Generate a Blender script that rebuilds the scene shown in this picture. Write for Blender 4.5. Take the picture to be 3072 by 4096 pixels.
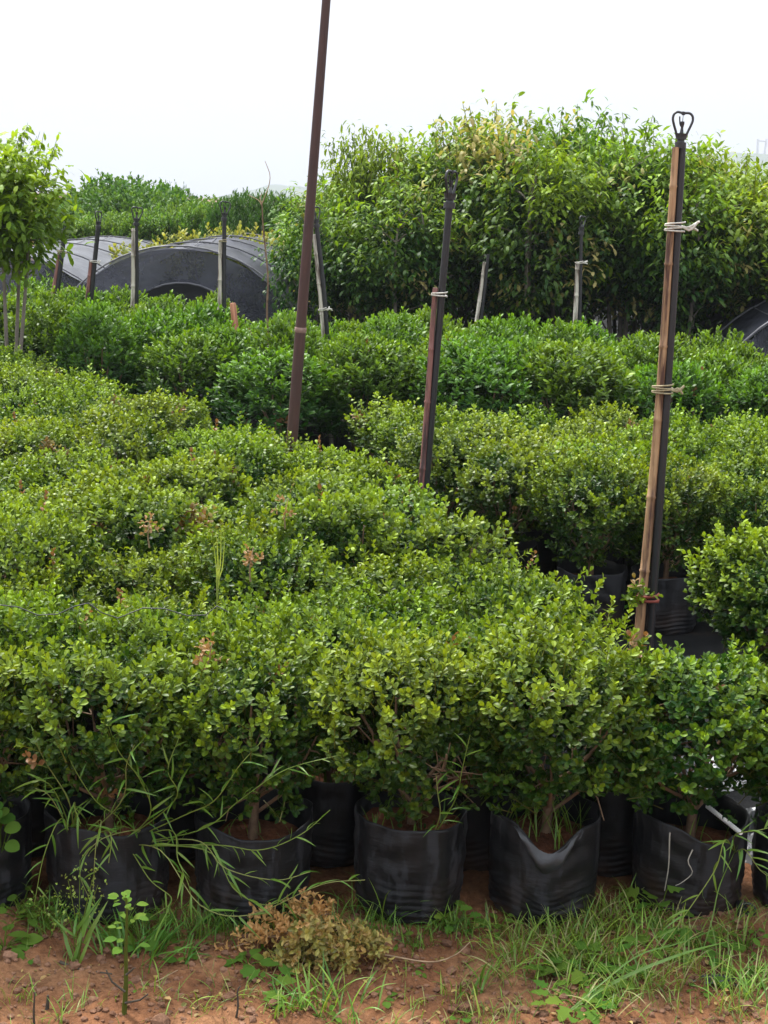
import bpy, math
import numpy as np
from mathutils import Matrix, Vector

# ------------------------------------------------------------------ scene, camera, light
sc = bpy.context.scene
for o in list(bpy.data.objects):
    bpy.data.objects.remove(o)
COL = sc.collection
W, H, F = 768, 1024, 1536.0
CAM = np.array([0.0, 0.0, 1.75])
PITCH, ROLL = math.radians(11.4), math.radians(1.9)
cam_rot = Matrix.Rotation(math.radians(90) - PITCH, 3, 'X') @ Matrix.Rotation(ROLL, 3, 'Z')
cd = bpy.data.cameras.new('camera')
cam = bpy.data.objects.new('camera', cd)
COL.objects.link(cam)
cam.matrix_world = Matrix.Translation(Vector(CAM)) @ cam_rot.to_4x4()
cd.sensor_fit = 'VERTICAL'
cd.sensor_height = 24.0
cd.lens = 24.0 * F / H
cd.clip_start = 0.05
cd.clip_end = 3000
sc.camera = cam

SUN_EL, SUN_AZ = math.radians(58), math.radians(-38)   # azimuth from +y towards +x: behind the plants, to the left
world = bpy.data.worlds.new('World')
sc.world = world
world.use_nodes = True
wn, wl = world.node_tree.nodes, world.node_tree.links
wn.clear()
w_out = wn.new('ShaderNodeOutputWorld')
w_bg = wn.new('ShaderNodeBackground')
w_sky = wn.new('ShaderNodeTexSky')
w_sky.sky_type = 'NISHITA'
w_sky.sun_disc = False
w_sky.sun_elevation = SUN_EL
w_sky.sun_rotation = SUN_AZ
w_sky.air_density = 1.0
w_sky.dust_density = 4.0
w_mix = wn.new('ShaderNodeMix')
w_mix.data_type = 'RGBA'
w_mix.inputs[0].default_value = 0.985
# overcast layer: luminance rises evenly from horizon to zenith as (1 + 2 sin elevation) / 3
w_tc = wn.new('ShaderNodeTexCoord'); w_sep = wn.new('ShaderNodeSeparateXYZ'); wl.new(w_tc.outputs['Generated'], w_sep.inputs[0])
w_mr = wn.new('ShaderNodeMapRange'); w_mr.inputs[3].default_value = 1 / 3; w_mr.inputs[4].default_value = 1.0; wl.new(w_sep.outputs[2], w_mr.inputs[0])
w_mul = wn.new('ShaderNodeVectorMath'); w_mul.operation = 'SCALE'; w_mul.inputs[0].default_value = (4.85, 5.05, 5.45); wl.new(w_mr.outputs[0], w_mul.inputs['Scale'])
wl.new(w_mul.outputs[0], w_mix.inputs[7])
wl.new(w_sky.outputs[0], w_mix.inputs[6])
wl.new(w_mix.outputs[2], w_bg.inputs[0])
w_bg.inputs[1].default_value = 0.1
wl.new(w_bg.outputs[0], w_out.inputs[0])

sd = bpy.data.lights.new('sun', 'SUN')
sd.energy = 1.5
sd.angle = math.radians(10)
sd.color = (1.0, 0.97, 0.91)
sun = bpy.data.objects.new('sun', sd)
COL.objects.link(sun)
sdir = Vector((math.sin(SUN_AZ) * math.cos(SUN_EL), math.cos(SUN_AZ) * math.cos(SUN_EL), math.sin(SUN_EL)))
sun.rotation_euler = sdir.to_track_quat('Z', 'Y').to_euler()
sun.location = (-6, 10, 14)

vs = sc.view_settings
vs.view_transform = 'Standard'
vs.look = 'None'
vs.exposure = 2.48
vs.gamma = 1.0
vs.use_curve_mapping = False
sc.render.engine = 'CYCLES'
sc.cycles.use_denoising = True
sc.cycles.max_bounces = 7
sc.cycles.diffuse_bounces = 3
sc.cycles.glossy_bounces = 2
sc.cycles.transmission_bounces = 4
sc.cycles.transparent_max_bounces = 8
sc.cycles.volume_bounces = 0
sc.cycles.caustics_reflective = False
sc.cycles.caustics_refractive = False

# ------------------------------------------------------------------ pixel helpers (768 x 1024)
RM = np.array(cam_rot)
def ray(px, py):
    d = np.array([(px - W / 2) / F, -(py - H / 2) / F, -1.0])
    return RM @ d
def gnd(px, py, z=0.0):
    d = ray(px, py)
    return CAM + d * ((z - CAM[2]) / d[2])
def pt(px, py, y):
    d = ray(px, py)
    return CAM + d * (y / d[1])
def proj(p):
    q = RM.T @ (np.asarray(p, float) - CAM)
    return W / 2 + F * q[0] / -q[2], H / 2 - F * q[1] / -q[2]

rng = np.random.RandomState(7)

# ------------------------------------------------------------------ mesh builder
class MB:
    def __init__(self):
        self.v, self.t, self.q, self.c, self.n = [], [], [], [], 0
    def add(self, v, t=None, q=None, c=(0, .5, 0)):
        v = np.asarray(v, float).reshape(-1, 3)
        if t is not None and len(t): self.t.append(np.asarray(t, int).reshape(-1, 3) + self.n)
        if q is not None and len(q): self.q.append(np.asarray(q, int).reshape(-1, 4) + self.n)
        c = np.asarray(c, float)
        if c.ndim == 1: c = np.tile(c[:3], (len(v), 1))
        self.v.append(v); self.c.append(c); self.n += len(v)
        return self
    def mesh(self, name, mat, smooth=True):
        me = bpy.data.meshes.new(name)
        V = np.concatenate(self.v); C = np.concatenate(self.c)
        T = np.concatenate(self.t) if self.t else np.zeros((0, 3), int)
        Q = np.concatenate(self.q) if self.q else np.zeros((0, 4), int)
        me.vertices.add(len(V)); me.vertices.foreach_set('co', V.ravel().astype(np.float32))
        nl = T.size + Q.size
        me.loops.add(nl); me.loops.foreach_set('vertex_index', np.concatenate([T.ravel(), Q.ravel()]).astype(np.int32))
        nf = len(T) + len(Q)
        me.polygons.add(nf)
        st = np.concatenate([np.arange(len(T)) * 3, T.size + np.arange(len(Q)) * 4])
        tot = np.concatenate([np.full(len(T), 3), np.full(len(Q), 4)])
        me.polygons.foreach_set('loop_start', st.astype(np.int32))
        me.polygons.foreach_set('loop_total', tot.astype(np.int32))
        me.polygons.foreach_set('use_smooth', np.full(nf, smooth))
        me.update(calc_edges=True)
        a = me.color_attributes.new('tint', 'FLOAT_COLOR', 'POINT')
        a.data.foreach_set('color', np.c_[C, np.ones(len(C))].ravel().astype(np.float32))
        me.materials.append(mat)
        me.validate()
        return me
    def obj(self, name, mat, parent=None, smooth=True):
        return link(name, self.mesh(name, mat, smooth), parent)

def link(name, data, parent=None, mw=None):
    o = bpy.data.objects.new(name, data)
    COL.objects.link(o)
    if parent is not None: o.parent = parent
    if mw is not None: o.matrix_local = mw
    return o
def tag(o, label=None, cat=None, group=None, kind=None):
    if label: o['label'] = label
    if cat: o['category'] = cat
    if group: o['group'] = group
    if kind: o['kind'] = kind
    return o
def thing(name, loc, label, cat, group=None, rz=0.0, scale=None):
    o = bpy.data.objects.new(name, None)
    COL.objects.link(o)
    o.empty_display_size = 0.05
    o.location = tuple(float(x) for x in loc)
    o.rotation_euler = (0, 0, rz)
    if scale is not None: o.scale = scale
    return tag(o, label, cat, group)

def unit(a):
    a = np.asarray(a, float)
    return a / np.maximum(np.linalg.norm(a, axis=-1, keepdims=True), 1e-9)
def perp(d):
    d = np.asarray(d, float)
    ref = np.where(np.abs(d[..., 2:3]) < 0.9, np.array([0, 0, 1.0]), np.array([1.0, 0, 0]))
    return unit(np.cross(d, ref))

def tube(mb, pts, rad, sides=6, c=(0, .5, 0), cap=True):
    pts = np.asarray(pts, float); n = len(pts)
    rad = np.broadcast_to(np.asarray(rad, float), (n,))
    tan = unit(np.gradient(pts, axis=0))
    u = perp(tan[0]); ang = np.arange(sides) * 2 * math.pi / sides
    V = []
    for i in range(n):
        u = unit(u - tan[i] * np.dot(u, tan[i])); w = np.cross(tan[i], u)
        V.append(pts[i] + rad[i] * (np.cos(ang)[:, None] * u + np.sin(ang)[:, None] * w))
    V = np.concatenate(V)
    q = []
    for i in range(n - 1):
        for k in range(sides):
            a, b = i * sides + k, i * sides + (k + 1) % sides
            q.append((a, b, b + sides, a + sides))
    t = []
    if cap:
        m0 = n * sides; V = np.concatenate([V, V[:sides], V[m0 - sides:m0], [pts[0], pts[-1]]]); e0 = m0 + 2 * sides
        for k in range(sides):
            t.append((e0, m0 + (k + 1) % sides, m0 + k))
            t.append((e0 + 1, m0 + sides + k, m0 + sides + (k + 1) % sides))
    mb.add(V, t, q, c)
    return mb

def smooth_path(pts, n):
    """a Catmull-Rom curve through pts"""
    P = np.asarray(pts, float)
    P = np.concatenate([[2 * P[0] - P[1]], P, [2 * P[-1] - P[-2]]])
    out = []
    m = len(P) - 3
    for s in np.linspace(0, m - 1e-6, n):
        i = int(s); t = s - i
        p0, p1, p2, p3 = P[i:i + 4]
        out.append(.5 * (2 * p1 + (p2 - p0) * t + (2 * p0 - 5 * p1 + 4 * p2 - p3) * t * t + (3 * p1 - p0 - 3 * p2 + p3) * t ** 3))
    return np.array(out)

# leaf templates: columns u (along), v (across), w (out of plane)
def tm(kind, wid=.5, fold=.1, droop=.08):
    if kind == 'lo':
        v = [(0, 0, 0), (.58, -wid, fold), (1, 0, -droop), (.58, wid, fold)]
        return np.array(v), np.array([(0, 2, 1), (0, 3, 2)])
    if kind == 'mid':
        v = [(0, 0, 0), (.38, -wid * .85, fold), (.38, wid * .85, fold), (.75, -wid * .85, fold * .8 - droop * .4), (.75, wid * .85, fold * .8 - droop * .4), (1, 0, -droop)]
        return np.array(v), np.array([(0, 2, 1), (1, 2, 4), (1, 4, 3), (3, 4, 5)])
    v = [(0, 0, 0), (.33, -wid * .72, fold), (.33, 0, 0), (.33, wid * .72, fold), (.72, -wid, fold - droop * .4), (.72, 0, -droop * .3), (.72, wid, fold - droop * .4),
         (.95, -wid * .45, fold * .4 - droop), (.95, wid * .45, fold * .4 - droop), (1.0, 0, -droop)]
    f = [(0, 2, 1), (0, 3, 2), (1, 2, 5), (1, 5, 4), (2, 3, 6), (2, 6, 5), (4, 5, 9), (4, 9, 7), (5, 6, 8), (5, 8, 9)]
    return np.array(v), np.array(f)

def leaves(mb, P, D, N, L, C, T):
    """P base, D axis, N upper side, L length, C colour rows, T template"""
    P, D, N = np.asarray(P, float), unit(D), np.asarray(N, float)
    n = len(P)
    if n == 0: return
    N = unit(N - D * (N * D).sum(1, keepdims=True)); S = np.cross(N, D)
    tv, tf = T
    L = np.broadcast_to(np.asarray(L, float), (n,))[:, None, None]
    V = P[:, None] + L * (tv[None, :, 0:1] * D[:, None] + tv[None, :, 1:2] * S[:, None] + tv[None, :, 2:3] * N[:, None])
    k = len(tv)
    Tt = tf[None] + (np.arange(n) * k)[:, None, None]
    mb.add(V.reshape(-1, 3), t=Tt.reshape(-1, 3), c=np.repeat(np.asarray(C, float), k, axis=0))

def blade(mb, base, az, length, width, bend, lean=.3, c=(0, .5, 0), seg=5, twist=0.):
    """a grass blade: a folded ribbon that leans out along az and bends over"""
    d = np.array([math.cos(az), math.sin(az), 0]); s = np.array([-d[1], d[0], 0])
    p = np.array(base, float); V = []; a = lean
    for i in range(seg + 1):
        f = i / seg
        w = width * (.55 + .9 * f) * (1 - f ** 2.2) if i < seg else 0.0004
        up = np.array([0, 0, 1.0])
        ss = unit(s * math.cos(twist * f) + np.cross(d, s) * math.sin(twist * f))
        nrm = unit(np.cross(d * math.sin(a) + up * math.cos(a), ss))
        V += [p - ss * w / 2 + nrm * w * .12, p - nrm * w * .06, p + ss * w / 2 + nrm * w * .12]
        p = p + (d * math.sin(a) + up * math.cos(a)) * length / seg
        a += bend / seg
    q = []
    for i in range(seg):
        for k in range(2):
            o = i * 3 + k
            q.append((o, o + 1, o + 4, o + 3))
    mb.add(V, q=q, c=c)

# ------------------------------------------------------------------ materials
def nt(name):
    m = bpy.data.materials.new(name); m.use_nodes = True
    n, l = m.node_tree.nodes, m.node_tree.links
    n.clear()
    return m, n, l
def ramp(n, stops):
    r = n.new('ShaderNodeValToRGB'); e = r.color_ramp.elements
    while len(e) < len(stops): e.new(.5)
    for x, (p, c) in zip(e, stops): x.position, x.color = p, (*c, 1)
    return r
def rgbmix(n, l, fac, a, b, mode='MIX'):
    m = n.new('ShaderNodeMix'); m.data_type = 'RGBA'; m.blend_type = mode
    for i, s in ((0, fac), (6, a), (7, b)):
        if hasattr(s, 'is_output'): l.new(s, m.inputs[i])
        elif i == 0: m.inputs[0].default_value = s
        else: m.inputs[i].default_value = (*s, 1)
    return m.outputs[2]
def mathn(n, l, op, a, b=None):
    m = n.new('ShaderNodeMath'); m.operation = op
    for i, s in enumerate((a, b)):
        if s is None: continue
        if hasattr(s, 'is_output'): l.new(s, m.inputs[i])
        else: m.inputs[i].default_value = s
    return m.outputs[0]
def noise(n, l, scale, detail=4, vec=None, rough=.6, out=0):
    t = n.new('ShaderNodeTexNoise'); t.inputs['Scale'].default_value = scale; t.inputs['Detail'].default_value = detail; t.inputs['Roughness'].default_value = rough
    if vec is not None: l.new(vec, t.inputs['Vector'])
    return t.outputs[out]

def leaf_mat(name, old, young, dead=(.20, .10, .04), rough=.38, trans=.28, spec=.5):
    """tint.r young growth, on some crowns also painted top light, tint.g leaf-to-leaf variation, tint.b withered"""
    m, n, l = nt(name)
    out = n.new('ShaderNodeOutputMaterial'); at = n.new('ShaderNodeAttribute'); at.attribute_name = 'tint'
    sep = n.new('ShaderNodeSeparateColor'); l.new(at.outputs['Color'], sep.inputs[0])
    col = rgbmix(n, l, sep.outputs[0], old, young)
    oi = n.new('ShaderNodeObjectInfo')
    hue = n.new('ShaderNodeHueSaturation')
    hh = mathn(n, l, 'MULTIPLY_ADD', oi.outputs['Random'], .03); hh.node.inputs[2].default_value = .485
    l.new(hh, hue.inputs['Hue'])
    vv = mathn(n, l, 'MULTIPLY_ADD', sep.outputs[1], .8); vv.node.inputs[2].default_value = .6
    l.new(vv, hue.inputs['Value']); l.new(col, hue.inputs['Color'])
    col = rgbmix(n, l, sep.outputs[2], hue.outputs[0], dead)
    pb = n.new('ShaderNodeBsdfPrincipled'); l.new(col, pb.inputs['Base Color'])
    pb.inputs['Roughness'].default_value = rough; pb.inputs['Specular IOR Level'].default_value = spec
    tr = n.new('ShaderNodeBsdfTranslucent')
    l.new(rgbmix(n, l, 1.0, col, (1.25, 1.15, .6), 'MULTIPLY'), tr.inputs[0])
    mx = n.new('ShaderNodeMixShader'); mx.inputs[0].default_value = trans
    l.new(pb.outputs[0], mx.inputs[1]); l.new(tr.outputs[0], mx.inputs[2]); l.new(mx.outputs[0], out.inputs[0])
    return m

def plain_mat(name, stops, scale=8, rough=.7, bump=0., stretch=(1, 1, 1), spec=.4, metal=0., bscale=None, detail=5):
    m, n, l = nt(name)
    out = n.new('ShaderNodeOutputMaterial'); tc = n.new('ShaderNodeTexCoord'); mp = n.new('ShaderNodeMapping')
    mp.inputs['Scale'].default_value = stretch; l.new(tc.outputs['Object'], mp.inputs[0])
    f = noise(n, l, scale, detail, mp.outputs[0])
    r = ramp(n, stops); l.new(f, r.inputs[0])
    pb = n.new('ShaderNodeBsdfPrincipled'); l.new(r.outputs[0], pb.inputs['Base Color'])
    pb.inputs['Roughness'].default_value = rough; pb.inputs['Specular IOR Level'].default_value = spec; pb.inputs['Metallic'].default_value = metal
    if bump:
        b = n.new('ShaderNodeBump'); b.inputs['Strength'].default_value = bump; b.inputs['Distance'].default_value = .01
        l.new(noise(n, l, bscale or scale * 2, 6, mp.outputs[0]), b.inputs['Height']); l.new(b.outputs[0], pb.inputs['Normal'])
    l.new(pb.outputs[0], out.inputs[0])
    return m

M = {}
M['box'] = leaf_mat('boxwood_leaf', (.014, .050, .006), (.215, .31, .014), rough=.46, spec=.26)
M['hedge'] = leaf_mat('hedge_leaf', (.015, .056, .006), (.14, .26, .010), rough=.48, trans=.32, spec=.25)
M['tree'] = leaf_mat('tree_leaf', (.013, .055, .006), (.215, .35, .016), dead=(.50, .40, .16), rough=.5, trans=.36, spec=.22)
M['sapling'] = leaf_mat('sapling_leaf', (.06, .16, .012), (.24, .40, .022), rough=.5, trans=.5, spec=.3)
M['far'] = leaf_mat('far_leaf', (.030, .090, .012), (.16, .28, .02), rough=.55, trans=.32, spec=.18)
M['pale'] = leaf_mat('pale_shrub_leaf', (.07, .115, .02), (.30, .31, .05), rough=.55, trans=.32, spec=.18)
M['grass'] = leaf_mat('grass_blade', (.06, .16, .016), (.23, .33, .035), dead=(.36, .30, .15), rough=.45, trans=.35)
M['weed'] = leaf_mat('weed_leaf', (.05, .125, .018), (.17, .24, .032), rough=.7, trans=.35, spec=.06)
M['dry'] = leaf_mat('dry_leaf', (.12, .13, .03), (.40, .33, .08), dead=(.58, .34, .13), rough=.6, trans=.3)
M['sprig'] = leaf_mat('withered_leaf', (.10, .09, .03), (.2, .16, .05), dead=(.30, .175, .075), rough=.6, trans=.25)
M['twig'] = plain_mat('twig_bark', [(.3, (.085, .05, .028)), (.7, (.21, .135, .08))], 30, .85, .4)
M['bark'] = plain_mat('tree_bark', [(.3, (.10, .085, .065)), (.7, (.24, .21, .17))], 14, .85, .5, (1, 1, .3))
M['drytwig'] = plain_mat('dry_twig', [(.3, (.20, .13, .075)), (.7, (.40, .28, .17))], 30, .85, .3)
M['darktwig'] = plain_mat('dark_twig', [(.3, (.025, .02, .015)), (.7, (.07, .06, .04))], 30, .8, .3)
M['rootwhite'] = plain_mat('pale_root', [(.3, (.22, .20, .16)), (.7, (.38, .36, .31))], 20, .7)
M['black'] = plain_mat('black_plastic', [(.35, (.012, .013, .015)), (.7, (.03, .032, .036))], 18, .42, .15, spec=.5)
M['hose'] = plain_mat('black_hose', [(.35, (.008, .0085, .010)), (.7, (.018, .019, .022))], 10, .45, .1, (1, 1, .2), spec=.5)
M['cord'] = plain_mat('white_twine', [(.3, (.40, .38, .32)), (.7, (.62, .60, .54))], 60, .85, .3)
M['oldcord'] = plain_mat('yellowed_twine', [(.3, (.22, .18, .10)), (.7, (.40, .35, .22))], 60, .85, .3)
M['whitepipe'] = plain_mat('white_pipe', [(.3, (.62, .62, .60)), (.7, (.8, .8, .78))], 30, .5)
M['redcloth'] = plain_mat('red_tie', [(.3, (.16, .035, .025)), (.7, (.24, .06, .04))], 40, .8)

def bamboo_mat(name, a, b, dark):
    m, n, l = nt(name)
    out = n.new('ShaderNodeOutputMaterial'); tc = n.new('ShaderNodeTexCoord'); mp = n.new('ShaderNodeMapping')
    mp.inputs['Scale'].default_value = (30, 30, 2.2); l.new(tc.outputs['Object'], mp.inputs[0])
    f = noise(n, l, 1.6, 5, mp.outputs[0]); r = ramp(n, [(.32, a), (.62, b)]); l.new(f, r.inputs[0])
    mp2 = n.new('ShaderNodeMapping'); mp2.inputs['Scale'].default_value = (24, 24, 3.0); mp2.inputs['Location'].default_value = (3, 7, 1)
    l.new(tc.outputs['Object'], mp2.inputs[0])
    g = noise(n, l, 1.2, 6, mp2.outputs[0]); r2 = ramp(n, [(.47, (0, 0, 0)), (.60, (1, 1, 1))]); l.new(g, r2.inputs[0])
    pb = n.new('ShaderNodeBsdfPrincipled'); l.new(rgbmix(n, l, r2.outputs[0], r.outputs[0], dark), pb.inputs['Base Color'])
    pb.inputs['Roughness'].default_value = .6; l.new(pb.outputs[0], out.inputs[0])
    return m
M['bamboo'] = bamboo_mat('tan_bamboo', (.20, .10, .045), (.40, .25, .13), (.06, .024, .014))
M['bamboo_pale'] = bamboo_mat('weathered_bamboo', (.30, .275, .225), (.52, .485, .41), (.09, .065, .05))
M['bamboo_red'] = bamboo_mat('reddish_bamboo', (.14, .06, .05), (.25, .11, .09), (.04, .02, .02))
M['stake'] = bamboo_mat('orange_stake', (.33, .12, .06), (.45, .20, .11), (.2, .07, .04))

def steel_mat():
    m, n, l = nt('rusty_brown_steel')
    out = n.new('ShaderNodeOutputMaterial'); tc = n.new('ShaderNodeTexCoord'); mp = n.new('ShaderNodeMapping')
    mp.inputs['Scale'].default_value = (12, 12, 1.5); l.new(tc.outputs['Object'], mp.inputs[0])
    f = noise(n, l, 3, 6, mp.outputs[0]); r = ramp(n, [(.3, (.030, .013, .011)), (.6, (.058, .023, .018)), (.8, (.085, .045, .036))]); l.new(f, r.inputs[0])
    pb = n.new('ShaderNodeBsdfPrincipled'); l.new(r.outputs[0], pb.inputs['Base Color']); pb.inputs['Roughness'].default_value = .55
    b = n.new('ShaderNodeBump'); b.inputs['Strength'].default_value = .2; b.inputs['Distance'].default_value = .004; l.new(f, b.inputs['Height']); l.new(b.outputs[0], pb.inputs['Normal'])
    l.new(pb.outputs[0], out.inputs[0])
    return m
M['steel'] = steel_mat()
M['collar'] = plain_mat('collar_steel', [(.3, (.17, .10, .08)), (.7, (.28, .18, .15))], 40, .5)

def bag_mat():
    m, n, l = nt('grow_bag_film')
    out = n.new('ShaderNodeOutputMaterial'); tc = n.new('ShaderNodeTexCoord'); oi = n.new('ShaderNodeObjectInfo')
    off = n.new('ShaderNodeVectorMath'); off.operation = 'ADD'; l.new(tc.outputs['Object'], off.inputs[0])
    cmb = n.new('ShaderNodeCombineXYZ'); rr = mathn(n, l, 'MULTIPLY', oi.outputs['Random'], 37.0); l.new(rr, cmb.inputs[0]); l.new(rr, cmb.inputs[1]); l.new(cmb.outputs[0], off.inputs[1])
    mp = n.new('ShaderNodeMapping'); mp.inputs['Scale'].default_value = (13, 13, 3.2); l.new(off.outputs[0], mp.inputs[0])
    film = ramp(n, [(.3, (.004, .0042, .005)), (.75, (.008, .0086, .010))]); l.new(noise(n, l, 2, 4, mp.outputs[0]), film.inputs[0])
    dust = ramp(n, [(.50, (0, 0, 0)), (.56, (.6, .6, .6)), (.75, (.85, .85, .85))]); l.new(noise(n, l, 1.6, 8, mp.outputs[0], .7), dust.inputs[0])
    col = rgbmix(n, l, dust.outputs[0], film.outputs[0], (.030, .031, .035))
    sepp = n.new('ShaderNodeSeparateXYZ'); l.new(tc.outputs['Object'], sepp.inputs[0])
    mud_h = n.new('ShaderNodeMapRange'); mud_h.inputs[1].default_value = .16; mud_h.inputs[2].default_value = 0.0; l.new(sepp.outputs[2], mud_h.inputs[0])
    mn = ramp(n, [(.45, (0, 0, 0)), (.7, (1, 1, 1))]); l.new(noise(n, l, 7, 6, off.outputs[0]), mn.inputs[0])
    mud = mathn(n, l, 'MULTIPLY', mud_h.outputs[0], mn.outputs[0])
    col = rgbmix(n, l, mathn(n, l, 'MULTIPLY', mud, .6), col, (.07, .036, .02))
    pb = n.new('ShaderNodeBsdfPrincipled'); l.new(col, pb.inputs['Base Color'])
    rg = mathn(n, l, 'MULTIPLY_ADD', dust.outputs[0], .55); rg.node.inputs[2].default_value = .52; l.new(rg, pb.inputs['Roughness']); pb.inputs['Specular IOR Level'].default_value = .32
    b = n.new('ShaderNodeBump'); b.inputs['Strength'].default_value = .6; b.inputs['Distance'].default_value = .006
    mp3 = n.new('ShaderNodeMapping'); mp3.inputs['Scale'].default_value = (6, 6, 26); l.new(off.outputs[0], mp3.inputs[0])
    l.new(noise(n, l, 1.2, 5, mp3.outputs[0]), b.inputs['Height']); l.new(b.outputs[0], pb.inputs['Normal'])
    l.new(pb.outputs[0], out.inputs[0])
    return m
M['bag'] = bag_mat()

def soil_mat(name, stops, bump=.8):
    m, n, l = nt(name)
    out = n.new('ShaderNodeOutputMaterial'); tc = n.new('ShaderNodeTexCoord')
    f = noise(n, l, 3.5, 8, tc.outputs['Object'], .65); r = ramp(n, stops); l.new(f, r.inputs[0])
    g = noise(n, l, 55, 5, tc.outputs['Object'], .7); r2 = ramp(n, [(.3, (.55, .52, .5)), (.65, (1.15, 1.12, 1.1))]); l.new(g, r2.inputs[0])
    col = rgbmix(n, l, 1.0, r.outputs[0], r2.outputs[0], 'MULTIPLY')
    r3 = ramp(n, [(.36, (.70, .67, .65)), (.52, (1.08, 1.06, 1.05))]); l.new(noise(n, l, 6.5, 3, tc.outputs['Object'], .5), r3.inputs[0])   # damp patches
    col = rgbmix(n, l, 1.0, col, r3.outputs[0], 'MULTIPLY')
    pb = n.new('ShaderNodeBsdfPrincipled'); l.new(col, pb.inputs['Base Color']); pb.inputs['Roughness'].default_value = .95; pb.inputs['Specular IOR Level'].default_value = .15
    b = n.new('ShaderNodeBump'); b.inputs['Strength'].default_value = bump; b.inputs['Distance'].default_value = .016; l.new(g, b.inputs['Height']); l.new(b.outputs[0], pb.inputs['Normal'])
    l.new(pb.outputs[0], out.inputs[0])
    return m
SOIL = [(.30, (.10, .044, .022)), (.5, (.20, .095, .046)), (.7, (.30, .17, .09))]
M['soil'] = soil_mat('red_soil', SOIL)
M['clod'] = soil_mat('soil_clod', [(.3, (.12, .06, .036)), (.7, (.26, .155, .10))], .5)
M['potsoil'] = soil_mat('pot_soil', [(.3, (.10, .04, .022)), (.7, (.22, .095, .05))])
M['mat'] = plain_mat('weed_mat_and_shade', [(.3, (.006, .0065, .007)), (.6, (.015, .015, .015)), (.8, (.05, .036, .026))], 5, .95, .3, bscale=120, spec=.05)
M['foil'] = plain_mat('grey_film', [(.3, (.05, .052, .055)), (.7, (.17, .175, .18))], 9, .35, .6, bscale=14)
M['hill'] = plain_mat('hill_woods', [(.3, (.035, .06, .03)), (.7, (.08, .11, .05))], .05, .9)
M['concrete'] = plain_mat('pale_concrete', [(.3, (.35, .35, .36)), (.7, (.5, .5, .5))], 2, .8)

def net_mat(name, dark, lite, clear):
    m, n, l = nt(name)
    out = n.new('ShaderNodeOutputMaterial'); tc = n.new('ShaderNodeTexCoord')
    mp = n.new('ShaderNodeMapping'); mp.inputs['Scale'].default_value = (1, 1, 1); l.new(tc.outputs['Object'], mp.inputs[0])
    r = ramp(n, [(.35, dark), (.7, lite)]); l.new(noise(n, l, 2.2, 7, mp.outputs[0], .65), r.inputs[0])
    pb = n.new('ShaderNodeBsdfPrincipled'); l.new(r.outputs[0], pb.inputs['Base Color']); pb.inputs['Roughness'].default_value = .6
    b = n.new('ShaderNodeBump'); b.inputs['Strength'].default_value = .8; b.inputs['Distance'].default_value = .04; l.new(noise(n, l, 5, 5, mp.outputs[0]), b.inputs['Height']); l.new(b.outputs[0], pb.inputs['Normal'])
    tl = n.new('ShaderNodeBsdfTranslucent'); tl.inputs[0].default_value = (*lite, 1)
    m1 = n.new('ShaderNodeMixShader'); m1.inputs[0].default_value = .25; l.new(pb.outputs[0], m1.inputs[1]); l.new(tl.outputs[0], m1.inputs[2])
    tp = n.new('ShaderNodeBsdfTransparent'); mx = n.new('ShaderNodeMixShader'); mx.inputs[0].default_value = clear
    l.new(m1.outputs[0], mx.inputs[1]); l.new(tp.outputs[0], mx.inputs[2]); l.new(mx.outputs[0], out.inputs[0])
    return m
M['net'] = net_mat('shade_net', (.022, .025, .036), (.085, .09, .118), .22)
M['netdark'] = net_mat('dark_shade_net', (.014, .015, .020), (.03, .032, .04), .1)
M['netsunlit'] = net_mat('sunlit_shade_net', (.10, .105, .12), (.17, .178, .20), .15)  # same net toned paler, sunlight and haze put into its colour
M['seam'] = plain_mat('seam_cord', [(.3, (.075, .077, .085)), (.7, (.13, .13, .14))], 20, .8)
M['hoop'] = plain_mat('hoop_pipe', [(.3, (.09, .09, .10)), (.7, (.16, .16, .17))], 20, .5)

# ------------------------------------------------------------------ the setting: ground, weed mat, hills
def wob(x, y):
    return (.010 * np.sin(3.1 * x + 1.3 * y) + .008 * np.sin(7.3 * x - 5.1 * y + 1) + .006 * np.sin(17 * x + 13 * y + 2) + .005 * np.sin(29 * x - 23 * y)
            + .004 * np.sin(47 * x + 41 * y + 1.7) + .003 * np.sin(83 * x - 71 * y))
def gz(x, y):
    near = np.clip((4.6 - y) / .8, 0, 1) * np.clip((y - 1.6) / .8, 0, 1) * np.clip((2.6 - abs(x)) / .8, 0, 1)
    return wob(x, y) * near
def ground():
    xs = np.concatenate([[-2400, -600, -200, -60, -20, -8, -4], np.arange(-2.6, 2.6, .02), [4, 8, 20, 60, 200, 600, 2400]])
    ys = np.concatenate([[-300, -100, -20, -4, 0, 1], np.arange(1.6, 4.7, .02), [5, 6, 8, 12, 20, 40, 100, 300, 900, 2300]])
    X, Y = np.meshgrid(xs, ys)
    Z = gz(X, Y) + np.where((Y < 4.6) & (Y > 1.6), rng.normal(0, .0016, X.shape), 0)
    nx, ny = len(xs), len(ys)
    i, j = np.meshgrid(np.arange(nx - 1), np.arange(ny - 1))
    a = (j * nx + i).ravel()
    mb = MB(); mb.add(np.c_[X.ravel(), Y.ravel(), Z.ravel()], q=np.c_[a, a + 1, a + 1 + nx, a + nx])
    tag(mb.obj('ground', M['soil']), 'red brown bare soil under the nursery plants', None, None, 'structure')
ground()
mb = MB()
xs, ys = np.linspace(-9, 10, 80), np.linspace(3.98, 32, 120)  # runs past the beds, standing in for shade behind bags and under trees
X, Y = np.meshgrid(xs, ys); Z = gz(X, Y) + .010 + .003 * np.sin(4 * X + 3 * Y) * np.sin(2.2 * Y)
i, j = np.meshgrid(np.arange(79), np.arange(119)); a = (j * 80 + i).ravel()
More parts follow.
